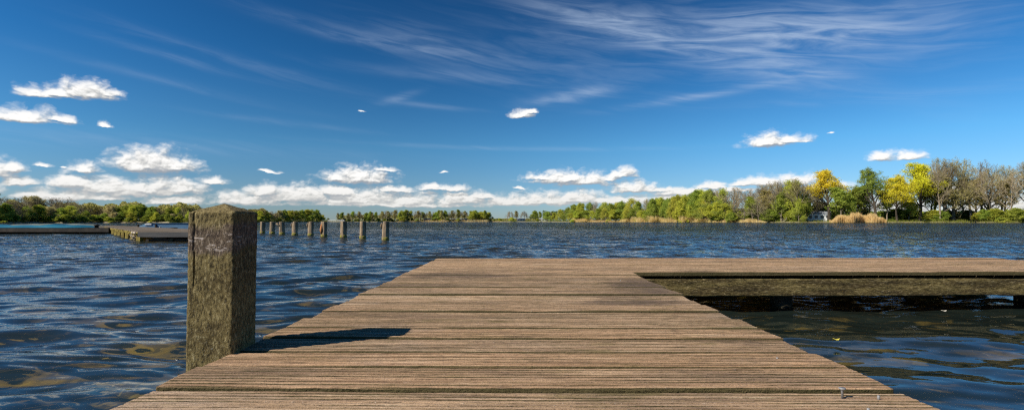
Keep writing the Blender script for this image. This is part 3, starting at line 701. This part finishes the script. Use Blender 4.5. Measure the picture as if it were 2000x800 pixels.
mb = MB(); mb.tube([(0, 0, fb), (0, 0, fb+.04), (0, 0, fb+.05)], [.16, .16, .09], 12); o = mb.build('coiled_rope', M['dark'], None, True)
p = at(339, 22.3); o.location = (p.x, 22.3, 0); tag(o, 'dark coil of rope lying on the landing stage in front of the boat', 'rope')

# ------------------------------------------------------------ trees
def skeleton(rng, Ht, kind):
    P = dict(
        bare=dict(trunk=.32, limbs=17, spread=46, lv=[(8, .42), (6, .46), (4, .5)], r=.020, up=.10, curl=.12),
        wide=dict(trunk=.16, limbs=18, spread=60, lv=[(8, .46), (6, .48), (4, .5)], r=.026, up=.08, curl=.14),
        slim=dict(trunk=.25, limbs=18, spread=34, lv=[(6, .36), (5, .42), (3, .5)], r=.015, up=.12, curl=.1),
        bush=dict(trunk=.08, limbs=16, spread=62, lv=[(7, .5), (5, .5), (3, .5)], r=.014, up=.06, curl=.2),
        fan=dict(trunk=.30, limbs=15, spread=38, lv=[(8, .36), (6, .42), (4, .5)], r=.024, up=.12, curl=.08))[kind]
    br = []
    def branch(p, d, L, r, lev, nseg):
        pts = [p.copy()]; rad = [r]; q = p.copy(); dd = d.copy()
        for i in range(nseg):
            dd = (dd + Vector((rng.gauss(0, P['curl']), rng.gauss(0, P['curl']), rng.gauss(0, P['curl']) + (P['up'] if lev else .05)))).normalized()
            q = q + dd*(L/nseg); pts.append(q.copy()); rad.append(max(r*(1-(i+1)/nseg*.8), .012))
        br.append((lev, pts, rad))
        if lev < len(P['lv'])+1 and lev > 0:
            n, fr = P['lv'][lev-1]
            for c in range(n):
                u = .22 + .78*(c+rng.random())/n; i = min(int(u*nseg), nseg-1); f = u*nseg-i; pp = pts[i].lerp(pts[i+1], f); tang = (pts[i+1]-pts[i]).normalized()
                ax = tang.cross(Vector((rng.gauss(0, 1), rng.gauss(0, 1), rng.gauss(0, 1)))).normalized()
                nd = (tang*math.cos(R(48)) + ax*math.sin(R(48))).normalized()
                branch(pp, nd, L*fr*rng.uniform(.75, 1.25)*(1.15-.45*u), max(r*(1-u*.7)*.5, .015), lev+1, 4 if lev < 2 else 3)
    # trunk with leader
    lean = Vector((rng.gauss(0, .05), rng.gauss(0, .05), 1)).normalized(); r0 = Ht*P['r']; tr = []; q = Vector((0, 0, -.3)); dd = lean; tp = [q.copy()]; trd = [r0*1.35]
    TL = Ht*.80
    for i in range(9):
        dd = (dd + Vector((rng.gauss(0, .06), rng.gauss(0, .06), .05))).normalized(); q = q + dd*TL/9; tp.append(q.copy()); trd.append(r0*(1-(i+1)/9*.86))
    br.append((0, tp, trd))
    for c in range(P['limbs']):
        u = P['trunk'] + (1-P['trunk'])*(c+rng.random()*.8)/P['limbs']; i = min(int(u*9), 8); pp = tp[i].lerp(tp[i+1], u*9-i)
        a = c*2.4 + rng.uniform(-.5, .5); sp = R(P['spread'])*rng.uniform(.75, 1.2)*(1.15-.7*(u-P['trunk'])/(1-P['trunk']))
        d = Vector((math.cos(a)*math.sin(sp), math.sin(a)*math.sin(sp), math.cos(sp)))
        Lb = Ht*(.42 if kind != 'slim' else .28)*(1.05-.55*(u-P['trunk'])/(1-P['trunk']))*rng.uniform(.8, 1.15)
        branch(pp, d, Lb, r0*.5*(1.1-.5*u), 1, 6)
    return br
def tubes(brs, sides):
    Vs = []; Qs = []; n0 = 0
    for lev, pts, rad in brs:
        k = sides if lev < 2 else 3; P = np.array(pts); Rr = np.array(rad); n = len(P)
        T = np.gradient(P, axis=0); T /= np.linalg.norm(T, axis=1, keepdims=True)+1e-9
        ref = np.array([.31, .52, .8]); U = np.cross(T, ref); U /= np.linalg.norm(U, axis=1, keepdims=True)+1e-9; W = np.cross(T, U)
        a = np.arange(k)*2*np.pi/k; ring = P[:, None] + Rr[:, None, None]*(U[:, None]*np.cos(a)[None, :, None]+W[:, None]*np.sin(a)[None, :, None])
        Vs.append(ring.reshape(-1, 3)); i = np.arange(n-1)[:, None]; j = np.arange(k)[None, :]
        Qs.append((np.stack([i*k+j, i*k+(j+1) % k, (i+1)*k+(j+1) % k, (i+1)*k+j], -1).reshape(-1, 4))+n0); n0 += n*k
    return np.concatenate(Vs), np.concatenate(Qs)
def leaves(brs, rng, per, size, minlev, clump=1.0, keep=1.0, cfilter=None):
    C = []
    for lev, pts, rad in brs:
        if lev < minlev or rng.random() > keep: continue
        for q in range(per):
            u = rng.random()*(len(pts)-1); i = int(u); p = pts[i].lerp(pts[i+1], u-i)
            if cfilter and not cfilter(p): continue
            C.append((p.x+rng.gauss(0, clump), p.y+rng.gauss(0, clump), p.z+rng.gauss(0, clump*.7)))
    C = np.array(C); n = len(C); g = np.random.default_rng(int(rng.random()*1e6))
    u = g.normal(size=(n, 3)); u /= np.linalg.norm(u, axis=1, keepdims=True); v = np.cross(u, g.normal(size=(n, 3))); v /= np.linalg.norm(v, axis=1, keepdims=True)
    s = size*g.uniform(.5, 1.3, (n, 1)); u = u*s; v = v*s*.7
    V = np.stack([C-u, C-v*.8, C+u, C+v], 1).reshape(-1, 3); Q = np.arange(n*4).reshape(-1, 4); return V, Q
PROTO = {}
def proto(key, seed, Ht, form, bark, twig, leafspec=None):
    rng = random.Random(seed); br = skeleton(rng, Ht, form)
    zt = max(p.z for b in br for p in b[1]); k = Ht/zt
    br = [(l, [p*k for p in ps], rd) for l, ps, rd in br]
    tr = [b for b in br if b[0] <= 1]; tw = [b for b in br if b[0] > 1]
    V, Q = tubes(tr, 7); mt = mesh_np('trunk', V, Q, M[bark], smooth=True, link=False)
    cr = []
    V, Q = tubes(tw, 3); V2 = None
    me = mesh_np('branches', V, Q, M[twig], link=False); parts = [('trunk', mt), ('branches', me)]
    if leafspec:
        m_, per, size, clump, keep = leafspec[:5]; flt = leafspec[5] if len(leafspec) > 5 else None
        V, Q = leaves(br, rng, per, size, 3, clump, keep, flt); parts.append(('crown', mesh_np('crown', V, Q, M[m_], link=False)))
    else: parts[1] = ('crown', me)
    PROTO[key] = (parts, Ht)
proto('bare1', 1, 20, 'bare', 'bark', 'twig'); proto('bare2', 2, 20, 'bare', 'bark', 'twig'); proto('bare3', 3, 20, 'wide', 'barkd', 'twigo')
proto('bud1', 4, 20, 'bare', 'bark', 'twigo', ('olive', 1, .10, .25, .7)); proto('bud2', 5, 20, 'wide', 'bark', 'twigo', ('olive', 1, .10, .3, .7))
proto('yel1', 6, 20, 'fan', 'barkd', 'barkd', ('yellow', 5, .17, .42, .8, lambda p: p.z > 9.0)); proto('yel2', 7, 20, 'bare', 'barkd', 'barkd', ('yellow', 6, .17, .45, .65, lambda p: p.z > 7.5))
proto('fan1', 8, 20, 'fan', 'barkd', 'barkd', ('green', 4, .14, .3, .8))
proto('grn1', 9, 14, 'wide', 'bark', 'twigo', ('green', 5, .19, .5, .85)); proto('grn2', 10, 14, 'bush', 'bark', 'twigo', ('green', 5, .19, .5, .85))
proto('yg1', 11, 14, 'wide', 'bark', 'twigo', ('yg', 5, .19, .5, .85)); proto('yg2', 12, 14, 'bush', 'bark', 'twigo', ('yg', 5, .18, .5, .8))
proto('slim1', 13, 14, 'slim', 'bark', 'twig', ('olive', 3, .16, .25, .8)); proto('slim2', 14, 14, 'slim', 'bark', 'twigo', ('green', 4, .17, .35, .8)); proto('slim3', 15, 14, 'slim', 'bark', 'twig')
proto('bus1', 16, 6, 'bush', 'bark', 'twigo', ('green', 7, .13, .22, 1)); proto('bus2', 17, 6, 'bush', 'bark', 'twigo', ('yg', 7, .13, .22, 1)); proto('bus3', 18, 6, 'bush', 'bark', 'twigo', ('dgreen', 9, .14, .24, 1))
proto('pal1', 19, 14, 'wide', 'barkp', 'twig', ('pale', 5, .15, .35, .9)); proto('bth1', 20, 14, 'bush', 'bark', 'twig'); proto('bth2', 21, 14, 'wide', 'barkp', 'twig')
KD = {'bare': 'bare brown tree', 'bud': 'tall olive-budded tree', 'yel': 'bright yellow tree', 'fan': 'upswept green tree', 'grn': 'fresh green tree', 'yg': 'yellow-green tree',
      'slim': 'slender straight tree', 'bus': 'low leafy bush', 'pal': 'pale blossoming tree', 'bth': 'bare rounded tree'}
KC = {k: 'tree' for k in KD}; KC['bus'] = 'bush'
PLACED = []
trng = random.Random(99)
def dist_at(px):
    d = pdir(px, HOR); return float(shore_r(np.array([math.atan2(d.x, d.y)]))[0])
def tree(key, px, ytop, back=6, wide=1.0, zone='', label=None, lean=0, ybase=None):
    parts, Ht = PROTO[key]; d = pdir(px, HOR); u = Vector((d.x, d.y)).normalized(); rr = dist_at(px) + back
    x, y = u.x*rr, u.y*rr; zg = .35 + .9*min(1, back/60)**.7
    hgt = H + (HOR-ytop)/F*y*1.0 - zg
    k = hgt/Ht; kx = k*wide*1.22
    base = ''.join(c for c in key if not c.isdigit())
    root = empty({'bus': 'bush'}.get(base, {'yel': 'yellow_tree', 'bare': 'bare_tree', 'bth': 'bare_tree'}.get(base, 'leafy_tree')), (x, y, zg-.1), trng.uniform(0, 6.28))
    root.scale = (kx, kx, k); 
    if lean: root.rotation_euler = (0, lean, 0)
    for nm, me in parts:
        o = bpy.data.objects.new(nm, me); COL.objects.link(o); o.parent = root
    PLACED.append((px, base, zone, root, label)); return root
# --- right bank, large individual trees (px, top y)
Z1 = 'on the right bank'
for a in [('bare1', 1432, 362, 8, 1.1), ('bth1', 1452, 370, 4, 1.0), ('bare2', 1472, 362, 10, 1.1), ('bare2', 1496, 352, 12, 1.0), ('bth1', 1482, 385, 3, 1.1), ('bare1', 1518, 350, 7, .95), ('bare3', 1536, 358, 14, .9),
          ('bud1', 1556, 347, 9, .95), ('bare1', 1578, 358, 16, .9), ('bare2', 1592, 362, 13, .8), ('slim2', 1668, 366, 12, 1.3), ('slim3', 1648, 372, 20, 1.2),
          ('bare2', 1640, 350, 22, .7), ('bare1', 1760, 352, 25, .8), ('bud1', 1826, 308, 20, .9), ('bud2', 1862, 303, 14, .8), ('bud1', 1896, 309, 12, .85), ('bare1', 1836, 315, 8, .7),
          ('bare1', 1918, 312, 18, .85), ('bare2', 1938, 328, 9, .8), ('bud1', 1956, 322, 16, .8), ('bare1', 1976, 330, 8, .75), ('bare2', 1997, 310, 15, .85), ('bud1', 2022, 312, 9, .85), ('bare1', 2050, 318, 20, .9), ('slim3', 1790, 380, 30, 1.2), ('slim1', 1880, 350, 26, 1.2), ('bud2', 2085, 316, 12, .8)]:
    tree(*a, zone=Z1)
tree('bare3', 1690, 372, 18, .9, Z1)
for j, px in enumerate([1440, 1463, 1487, 1507, 1527, 1547, 1568, 1588, 1606, 1660, 1700, 1848, 1930]):
    yt = float(np.interp(px, [1430, 1500, 1550, 1610, 1700, 1735, 1772, 1812, 1850, 1900, 1950, 2010], [368, 356, 352, 366, 372, 366, 350, 318, 312, 318, 330, 322])) + trng.uniform(-2, 6)
    tree(['bth2', 'bare1', 'bare3', 'bare2', 'bud2'][j % 5], px, yt, trng.uniform(14, 28), trng.uniform(.8, 1.05), Z1)
tree('yel1', 1620, 330, 9, 1.08, Z1, 'large round-headed bright yellow tree right of the white house')
tree('fan1', 1713, 325, 7, .95, Z1, 'dark upswept green tree leaning left between the yellow trees', lean=-.12)
tree('yel2', 1752, 340, 10, 1.0, Z1, 'lower ragged yellow tree left of the tallest yellow one')
tree('yel1', 1796, 319, 8, .98, Z1, 'tallest bright yellow tree with a dark forked trunk')
for a in [('slim2', 1642, 366, 8, 1.5), ('grn1', 1660, 378, 10, .8), ('slim2', 1683, 362, 11, 1.4), ('slim2', 1732, 372, 12, 1.4), ('yg1', 1775, 380, 12, .8), ('slim2', 1818, 350, 12, 1.3), ('slim1', 1846, 345, 9, 1.5), ('slim1', 1905, 350, 10, 1.5), ('slim1', 1962, 352, 11, 1.5), ('slim2', 1525, 376, 6, 1.3), ('slim1', 1500, 372, 7, 1.4), ('yg1', 1548, 352, 11, .8), ('slim2', 1470, 384, 4, 1.5)]: tree(*a, zone=Z1)
tree('yg2', 1560, 388, 4, .8, Z1); tree('grn1', 1575, 380, 5, .6, Z1)
for a in [('bus1', 1405, 408, 2, 1.2), ('bus2', 1412, 400, 5, 1), ('bus1', 1425, 414, 1, 1.3), ('bus1', 1498, 408, 3, 1.4), ('bus1', 1512, 412, 2, 1.2), ('bus2', 1545, 410, 6, 1.2), ('bus3', 1536, 415, 9, 1.5), ('bus1', 1560, 414, 8, 1.2),
          ('bus1', 1470, 405, 10, 1.3), ('bus2', 1448, 412, 6, 1.1), ('bus3', 1752, 408, 20, 2.0), ('bus3', 1775, 409, 19, 1.9), ('bus3', 1735, 412, 22, 1.6), ('bus2', 1818, 410, 7, 1.8), ('bus1', 1838, 413, 9, 1.6), ('bus3', 1868, 411, 22, 2), ('bus3', 1890, 410, 18, 1.5), ('bus3', 1850, 412, 24, 2), 
          ('bus2', 1912, 415, 3, 1.5), ('bus1', 1930, 409, 5, 1.5), ('bus2', 1950, 407, 3, 1.4), ('bus1', 1975, 406, 6, 1.6), ('bus2', 1998, 410, 3, 1.4), ('bus1', 2015, 404, 6, 1.4), ('bus1', 2040, 404, 5, 1.5), ('bus2', 1665, 412, 14, 1.5), ('bus1', 1682, 408, 16, 1.3), ('bus3', 1640, 414, 18, 1.2)]:
    tree(*a, zone=Z1)
# --- green wood between the far bank and the right bank
Z2 = 'in the green wood'
prof = [(1065, 413), (1085, 412), (1105, 404), (1130, 397), (1155, 395), (1170, 392), (1200, 395), (1220, 386), (1245, 390), (1270, 388), (1300, 386), (1330, 378), (1350, 376), (1375, 370), (1400, 367), (1425, 364)]
px = 1070; i = 0
keys = ['grn1', 'yg1', 'yg2', 'grn2', 'grn1', 'yg1', 'grn2', 'bare1', 'yg2', 'grn1', 'yg1', 'grn2', 'yg2', 'grn1', 'bud2', 'grn1', 'yg1', 'grn2']
while px < 1425:
    yt = float(np.interp(px, [p[0] for p in prof], [p[1] for p in prof])) + trng.uniform(-2, 5)
    tree(keys[i % len(keys)], px, yt, trng.uniform(5, 14), trng.uniform(.75, 1.0), Z2)
    tree(['grn2', 'yg2', 'grn1', 'yg2', 'bus2'][i % 5], px+5, yt + (432-yt)*trng.uniform(.3, .45), trng.uniform(2.5, 5), trng.uniform(1, 1.2), Z2)
    if i % 2 == 0: tree(['bare2', 'grn1', 'bth2'][i % 3], px+7, yt+trng.uniform(-1, 3), trng.uniform(18, 26), trng.uniform(.8, 1), Z2)
    px += trng.uniform(11, 17); i += 1
# --- far bank in the middle
Z3 = 'on the far bank'
px = 660; i = 0
while px < 955:
    yt = float(np.interp(px, [655, 668, 700, 760, 800, 840, 880, 905, 950], [418, 414, 413, 411, 409, 412, 410, 409, 412])) + trng.uniform(-1.0, 2.5)
    k_ = ['slim1', 'slim2', 'slim3', 'slim1', 'bth2', 'slim2', 'bare1', 'slim1', 'slim3', 'grn1', 'slim2'][i % 11] if px < 920 else ['yg1', 'slim2', 'yg1'][i % 3]
    tree(k_, px, yt, trng.uniform(3, 10), trng.uniform(1.1, 1.5), Z3); px += trng.uniform(4.6, 8.0); i += 1
for j, px in enumerate(np.arange(664, 1062, 9.5)):
    if 956 < px < 985 or px < 900 or px > 1050: tree(['bus1', 'bus2', 'bus3', 'bus1'][j % 4], float(px)+trng.uniform(-3, 3), trng.uniform(424, 427.5), trng.uniform(1, 14), 1.8, Z3)
for a in [('slim3', 990, 411.5), ('bare1', 996, 411.5), ('slim3', 1003, 412), ('slim1', 1009, 411.5), ('slim3', 1016, 412), ('bare2', 1023, 411), ('slim3', 1030, 413), ('grn1', 1046, 411), ('slim2', 1055, 413), ('yg1', 998, 424), ('grn2', 1068, 413)]:
    tree(a[0], a[1], a[2], trng.uniform(8, 20), 1.2, Z3)
tree('yg2', 1000, 424, 3, 2.2, Z3, 'squat yellow-green willow alone at the far water edge')
tree('grn2', 641, 425, 3, 1.3, Z3, 'small lone green tree beside the white bridge')
# --- wooded point behind the post row
Z4 = 'on the wooded point'
i = 0; px = 440
while px < 632:
    yt = float(np.interp(px, [440, 500, 530, 570, 600, 620, 632], [405, 411, 411, 409, 407, 410, 419])) + trng.uniform(-1, 2)
    tree(['bth2', 'bare1', 'pal1', 'bth1', 'grn1', 'yg1', 'grn1', 'yg1', 'grn2'][i % 9] if px < 548 else ['grn1', 'yg1', 'grn2'][i % 3], px, yt, trng.uniform(5, 14), trng.uniform(.9, 1.15), Z4)
    if i % 2 == 0: tree(['bus2', 'bus1', 'grn2'][i % 3], px+6, trng.uniform(419, 424), 2.5, 1.5, Z4)
    px += trng.uniform(8, 12); i += 1
# --- left bank
Z5 = 'on the left bank'
i = 0; px = -60
while px < 440:
    yt = float(np.interp(px, [-60, 0, 20, 60, 130, 155, 175, 230, 270, 300, 340, 375, 440], [372, 380, 384, 381, 383, 395, 402, 400, 398, 402, 403, 402, 405])) + trng.uniform(-1, 3)
    if px < 160: kk = ['bth2', 'bth1', 'pal1', 'bare2', 'bth2', 'bth1'][i % 6]
    elif px < 220: kk = ['bth2', 'pal1', 'bare1'][i % 3]
    elif px < 300: kk = ['grn1', 'yg1', 'grn1'][i % 3]
    else: kk = ['bth1', 'pal1', 'bth2', 'grn1', 'yg1'][i % 5]
    tree(kk, px, yt, trng.uniform(7, 16), trng.uniform(.95, 1.2), Z5)
    tree(['yg1', 'grn2', 'pal1', 'grn1', 'yg2', 'bth2', 'grn2'][i % 7], px+8, yt + (434-yt)*trng.uniform(.28, .5), trng.uniform(4, 7), trng.uniform(1.0, 1.3), Z5)
    if i % 1 == 0: tree(['bus1', 'bus2', 'bus3', 'bus1', 'bus2'][i % 5], px+3, trng.uniform(417, 425), 2.5, 1.6, Z5)
    px += trng.uniform(13, 20); i += 1
tree('fan1', -22, 352, 2, .8, Z5, 'tallest dark tree cut by the left picture edge')
tree('grn1', 8, 396, 3, 1.1, Z5)
ORD = ['', 'first', 'second', 'third', 'fourth', 'fifth', 'sixth', 'seventh', 'eighth', 'ninth', 'tenth', 'eleventh', 'twelfth', 'thirteenth', 'fourteenth', 'fifteenth', 'sixteenth', 'seventeenth', 'eighteenth', 'nineteenth', 'twentieth']
def ordw(n): return ORD[n] if n <= 20 else (['twenty', 'thirty', 'forty'][n//10-2] + ('-' + ORD[n % 10] if n % 10 else 'th'))
GR = {Z1: 'trees and bushes along the right bank', Z2: 'trees of the green wood', Z3: 'trees on the far bank', Z4: 'trees on the wooded point', Z5: 'trees and bushes along the left bank'}
cnt = {}
for px, base, zone, root, label in sorted(PLACED, key=lambda q: q[0]):
    tag(root, None, KC[base], GR[zone])
    if label: root['label'] = label; continue
    cnt[(base, zone)] = cnt.get((base, zone), 0)+1
    root['label'] = f"{KD[base]} {zone}, {ordw(cnt[(base, zone)])} such from the left"

# ------------------------------------------------------------ reeds, grass
def reeds(name, px0, px1, hgt, n, label, mname='reed', depth=4.0, env=True):
    g = np.random.default_rng(1000+int(px0)); P = g.uniform(px0, px1, n); V = []
    back = g.uniform(-1.2, depth, n); base = []
    for p, b in zip(P, back):
        d = pdir(p, HOR); u = Vector((d.x, d.y)).normalized(); rr = dist_at(p)+b; base.append((u.x*rr, u.y*rr, .0 if b < 0 else .3))
    B = np.array(base); e = np.clip(np.minimum((P-px0), (px1-P))/((px1-px0)*.22), .12, 1)**.6 if env else 1
    hh = hgt*g.uniform(.35, 1.1, n)*e*(.45+1.0*fbm(P*.11, P*0, 0, 4, 3)); w_ = .03; lx = g.normal(0, .12, n)*hh; a = g.uniform(0, np.pi, n)
    dx = np.cos(a)*w_; dy = np.sin(a)*w_
    V = np.stack([B+np.stack([-dx, -dy, 0*dx-.3], 1), B+np.stack([dx, dy, 0*dx-.3], 1), B+np.stack([lx+dx*.7, dy*.7, hh], 1), B+np.stack([lx-dx*.7, -dy*.7, hh], 1)], 1).reshape(-1, 3)
    o = mesh_np(name, V, np.arange(n*4).reshape(-1, 4), M[mname]); tag(o, label, 'reeds', kind='stuff')
reeds('reeds', 1197, 1398, 2.9, 9000, 'long tan reed bed at the foot of the green wood')
reeds('reeds', 1112, 1160, 2.2, 1800, 'short tan reed patch at the left end of the green wood')
reeds('reeds', 1150, 1200, 1.3, 1200, 'thin low reed strip between the two tan reed beds')
reeds('reeds', 1620, 1732, 2.9, 7500, 'tall orange-tan reed bed below the yellow trees')
reeds('reeds', 1396, 1500, 1.5, 3000, 'low pale reed fringe under the bare trees')
reeds('reeds', 770, 990, 1.6, 3000, 'thin tan reed line along the far bank')
M['grassb'] = leaf_mat('bank_grass', (.11, .14, .02), (.26, .27, .06), .3, .1)
reeds('bank_grass', 1500, 2080, .9, 9000, 'short yellow-green grass along the right bank', 'grassb', 14, False)
reeds('bank_grass', 330, 640, 1.2, 4000, 'short green grass along the left shore', 'grassb', 6, False)

def wood(px0, px1, back, hgt, n, label, mname):
    g = np.random.default_rng(1000+int(px0)+7); P = g.uniform(px0, px1, n); rr = []
    top = hgt*(.55+.75*fbm(P*.045, P*0, 0, 4, 13)); z = top*g.uniform(0, 1, n)**.7; B = []
    for p, b in zip(P, g.uniform(0, 14, n)):
        d = pdir(p, HOR); u = Vector((d.x, d.y)).normalized(); q = dist_at(p)+back+b; B.append((u.x*q, u.y*q))
    C = np.column_stack([np.array(B), z+.8]); u = g.normal(size=(n, 3)); u /= np.linalg.norm(u, axis=1, keepdims=True); v = np.cross(u, g.normal(size=(n, 3))); v /= np.linalg.norm(v, axis=1, keepdims=True)
    s_ = g.uniform(.15, .42, (n, 1)); V = np.stack([C-u*s_, C-v*s_, C+u*s_, C+v*s_], 1).reshape(-1, 3)
    tag(mesh_np('undergrowth', V, np.arange(n*4).reshape(-1, 4), M[mname]), label, 'undergrowth', kind='stuff')
wood(1400, 1640, 24, 7.5, 30000, 'dark green undergrowth behind the bare trees of the right bank', 'dgreen')
wood(1640, 2150, 34, 4.2, 26000, 'low green undergrowth behind the tall trees of the right bank', 'green')
wood(1060, 1420, 22, 8, 26000, 'dense undergrowth inside the green wood', 'dgreen')
wood(660, 955, 14, 5.0, 16000, 'low olive undergrowth below the far tree row', 'olive')
wood(400, 630, 12, 6, 20000, 'dense undergrowth on the wooded point', 'olive')
wood(-120, 420, 16, 6.5, 36000, 'dense green undergrowth on the left bank', 'olive')
wood(955, 1062, 30, 2.2, 5000, 'low scrub along the gap of the far bank', 'olive')

# ------------------------------------------------------------ buildings and bridge on the banks
def house(px, Yb, w_, d_, hw, hr, name, label, wall='white', roof='roofd', rz=0, cat='house', nwin=4):
    d = pdir(px, HOR); u = Vector((d.x, d.y)).normalized(); rr = dist_at(px)+Yb
    root = empty(name, (u.x*rr, u.y*rr, .7), rz-math.atan2(u.x, u.y)); tag(root, label, cat)
    mb = MB(); mb.box((-w_/2, 0, -.8), (w_/2, d_, hw)); mb.build('wall', M[wall], root)
    mb = MB(); e = .25; V = [(-w_/2-e, -e, hw), (w_/2+e, -e, hw), (w_/2+e, d_+e, hw), (-w_/2-e, d_+e, hw), (-w_/2-e, d_/2, hw+hr), (w_/2+e, d_/2, hw+hr)]
    mb.add(np.array(V), [np.array([(0, 1, 5, 4), (2, 3, 4, 5), (3, 2, 1, 0)]), np.array([(0, 4, 3), (1, 2, 5)])]); mb.build('roof', M[roof], root)
    for i in range(nwin):
        x = -w_/2 + w_*(i+.5)/nwin; mb = MB(); ww = w_/nwin*.28; mb.box((x-ww, -.03, hw*.38), (x+ww, .02, hw*.8)); f = mb.build('window', M['glass'], root)
        mb = MB(); mb.box((x-ww-.06, -.06, hw*.32), (x+ww+.06, -.032, hw*.37)); o = mb.build('sill', M['white'], f)
    mb = MB(); x = w_/2-w_*.06; mb.box((x-.4, -.035, 0), (x+.3, .02, hw*.82)); mb.build('door', M['roofd'], root)
house(1600, 9, 8.5, 5, 2.9, 1.3, 'white_house', 'white house with a grey roof glimpsed behind trunks left of the large yellow tree', roof='roofr')
house(1574, 40, 6, 4, 2.4, 1.0, 'white_cabin', 'small white cabin left of the white house on the right bank', roof='roofr', nwin=3)
for i, (px, wd, lb) in enumerate([(834, 7, 'leftmost white holiday cabin on the far bank'), (847, 5, 'small white cabin next right of the leftmost far cabin'), (884, 8, 'wide white cabin in the middle of the far bank row'), (900, 7, 'white cabin next right of the wide far one'), (911, 4, 'narrow white cabin at the right end of the far row'), (1018, 9, 'white shed right of the lone willow on the far bank'), (1061, 9, 'grey-roofed white shed where the green wood begins')]):
    house(px, 9, wd*.8, 4, 1.6, .7, 'holiday_cabin', lb, wall='cream', roof='roofr', nwin=3, cat='cabin')
def bridge():
    a = at(640, 395); b = at(672, 395); root = empty('white_bridge', (a.x, a.y, 0)); tag(root, 'low white bridge rail at the far shore between wood and tree row', 'bridge'); L = b.x-a.x
    mb = MB(); mb.box((0, 0, .75), (L, 1.6, 1.0)); mb.build('deck', M['white'], root)
    mb = MB(); mb.box((0, -.1, 1.5), (L, 0, 1.75)); mb.build('handrail', M['white'], root)
    for i in range(9): x = L*i/8; mb = MB(); mb.box((x-.06, -.08, -.8), (x+.06, -.01, 1.5)); mb.build('baluster', M['white'], root)
bridge()

# fallen, bleached trunks at the water's edge of the right bank
for i, (px, lb) in enumerate([(1534, 'pale bleached trunk bending up from the water edge'), (1505, 'small bleached stump with broken roots by the green bushes'), (1640, 'short grey log at the foot of the large yellow tree')]):
    d = pdir(px, HOR); u = Vector((d.x, d.y)).normalized(); rr = dist_at(px)+1; root = empty('driftwood', (u.x*rr, u.y*rr, .2)); tag(root, lb, 'driftwood')
    mb = MB(); rg = random.Random(i+50)
    mb.tube([(-2.0, 0, .0), (-.8, 0, .3), (.4, .2, 1.1), (.7, .2, 2.6+i)], [.22, .2, .17, .08], 8); mb.build('trunk', M['barkp'], root, True)
    for q in range(3): mb = MB(); x = rg.uniform(-1.5, .3); mb.tube([(x, 0, .4), (x+rg.uniform(-.5, .5), .1, 1.2), (x+rg.uniform(-1, 1), 0, 1.9)], [.1, .07, .03], 6); mb.build('branch', M['barkp'], root, True)

# floating leaves and flotsam on the near water
M['leafy'] = simple('yellow_floating_leaf', (.5, .42, .05), (.7, .6, .1), 30, .6)
M['leafw'] = simple('pale_floating_leaf', (.45, .42, .35), (.65, .6, .5), 30, .6)
for i, (px, py, m_, lb) in enumerate([(1634, 663, 'leafy', 'small yellow leaf floating right of the jetty'), (1844, 607, 'leafw', 'curled pale leaf floating off the arm of the jetty'), (346, 703, 'leafw', 'tiny white petal floating left of the square post'), (509, 656, 'leafw', 'tiny pale petal floating just right of the square post'), (1686, 583, 'leafw', 'pale brown leaf drifting in the shade under the edge beam')]):
    d = pdir(px, py); k = -(H-.035)/d.z; x, y = d.x*k, d.y*k; n = 10; s = .016 if i < 2 or i == 4 else .007
    V = []; 
    for z in (0, .002):
        for q in range(n): a = 2*math.pi*q/n; V.append((s*math.cos(a)*(1+.2*math.sin(3*a)), s*.6*math.sin(a), z+.006*math.cos(a)**2))
    mb = MB(); mb.add(np.array(V), [np.array([(q, (q+1) % n, n+(q+1) % n, n+q) for q in range(n)]), ])
    mb.add(np.array(V[n:]+[(0, 0, .002)]), np.array([(q, (q+1) % n, n) for q in range(n)])); o = mb.build('floating_leaf', M[m_]); o.location = (x, y, .035); tag(o, lb, 'leaf', 'leaves floating on the lake')

# ------------------------------------------------------------ render settings
S.view_settings.view_transform = 'Standard'; S.view_settings.look = 'None'; S.view_settings.exposure = 0.4; S.view_settings.gamma = 1
S.render.engine = 'CYCLES'; c = S.cycles; c.max_bounces = 8; c.diffuse_bounces = 2; c.glossy_bounces = 3; c.transmission_bounces = 4; c.transparent_max_bounces = 8
c.sample_clamp_direct = 5; c.sample_clamp_indirect = 1.2; c.use_denoising = False; c.filter_width = 1.25; c.caustics_reflective = False; c.caustics_refractive = False
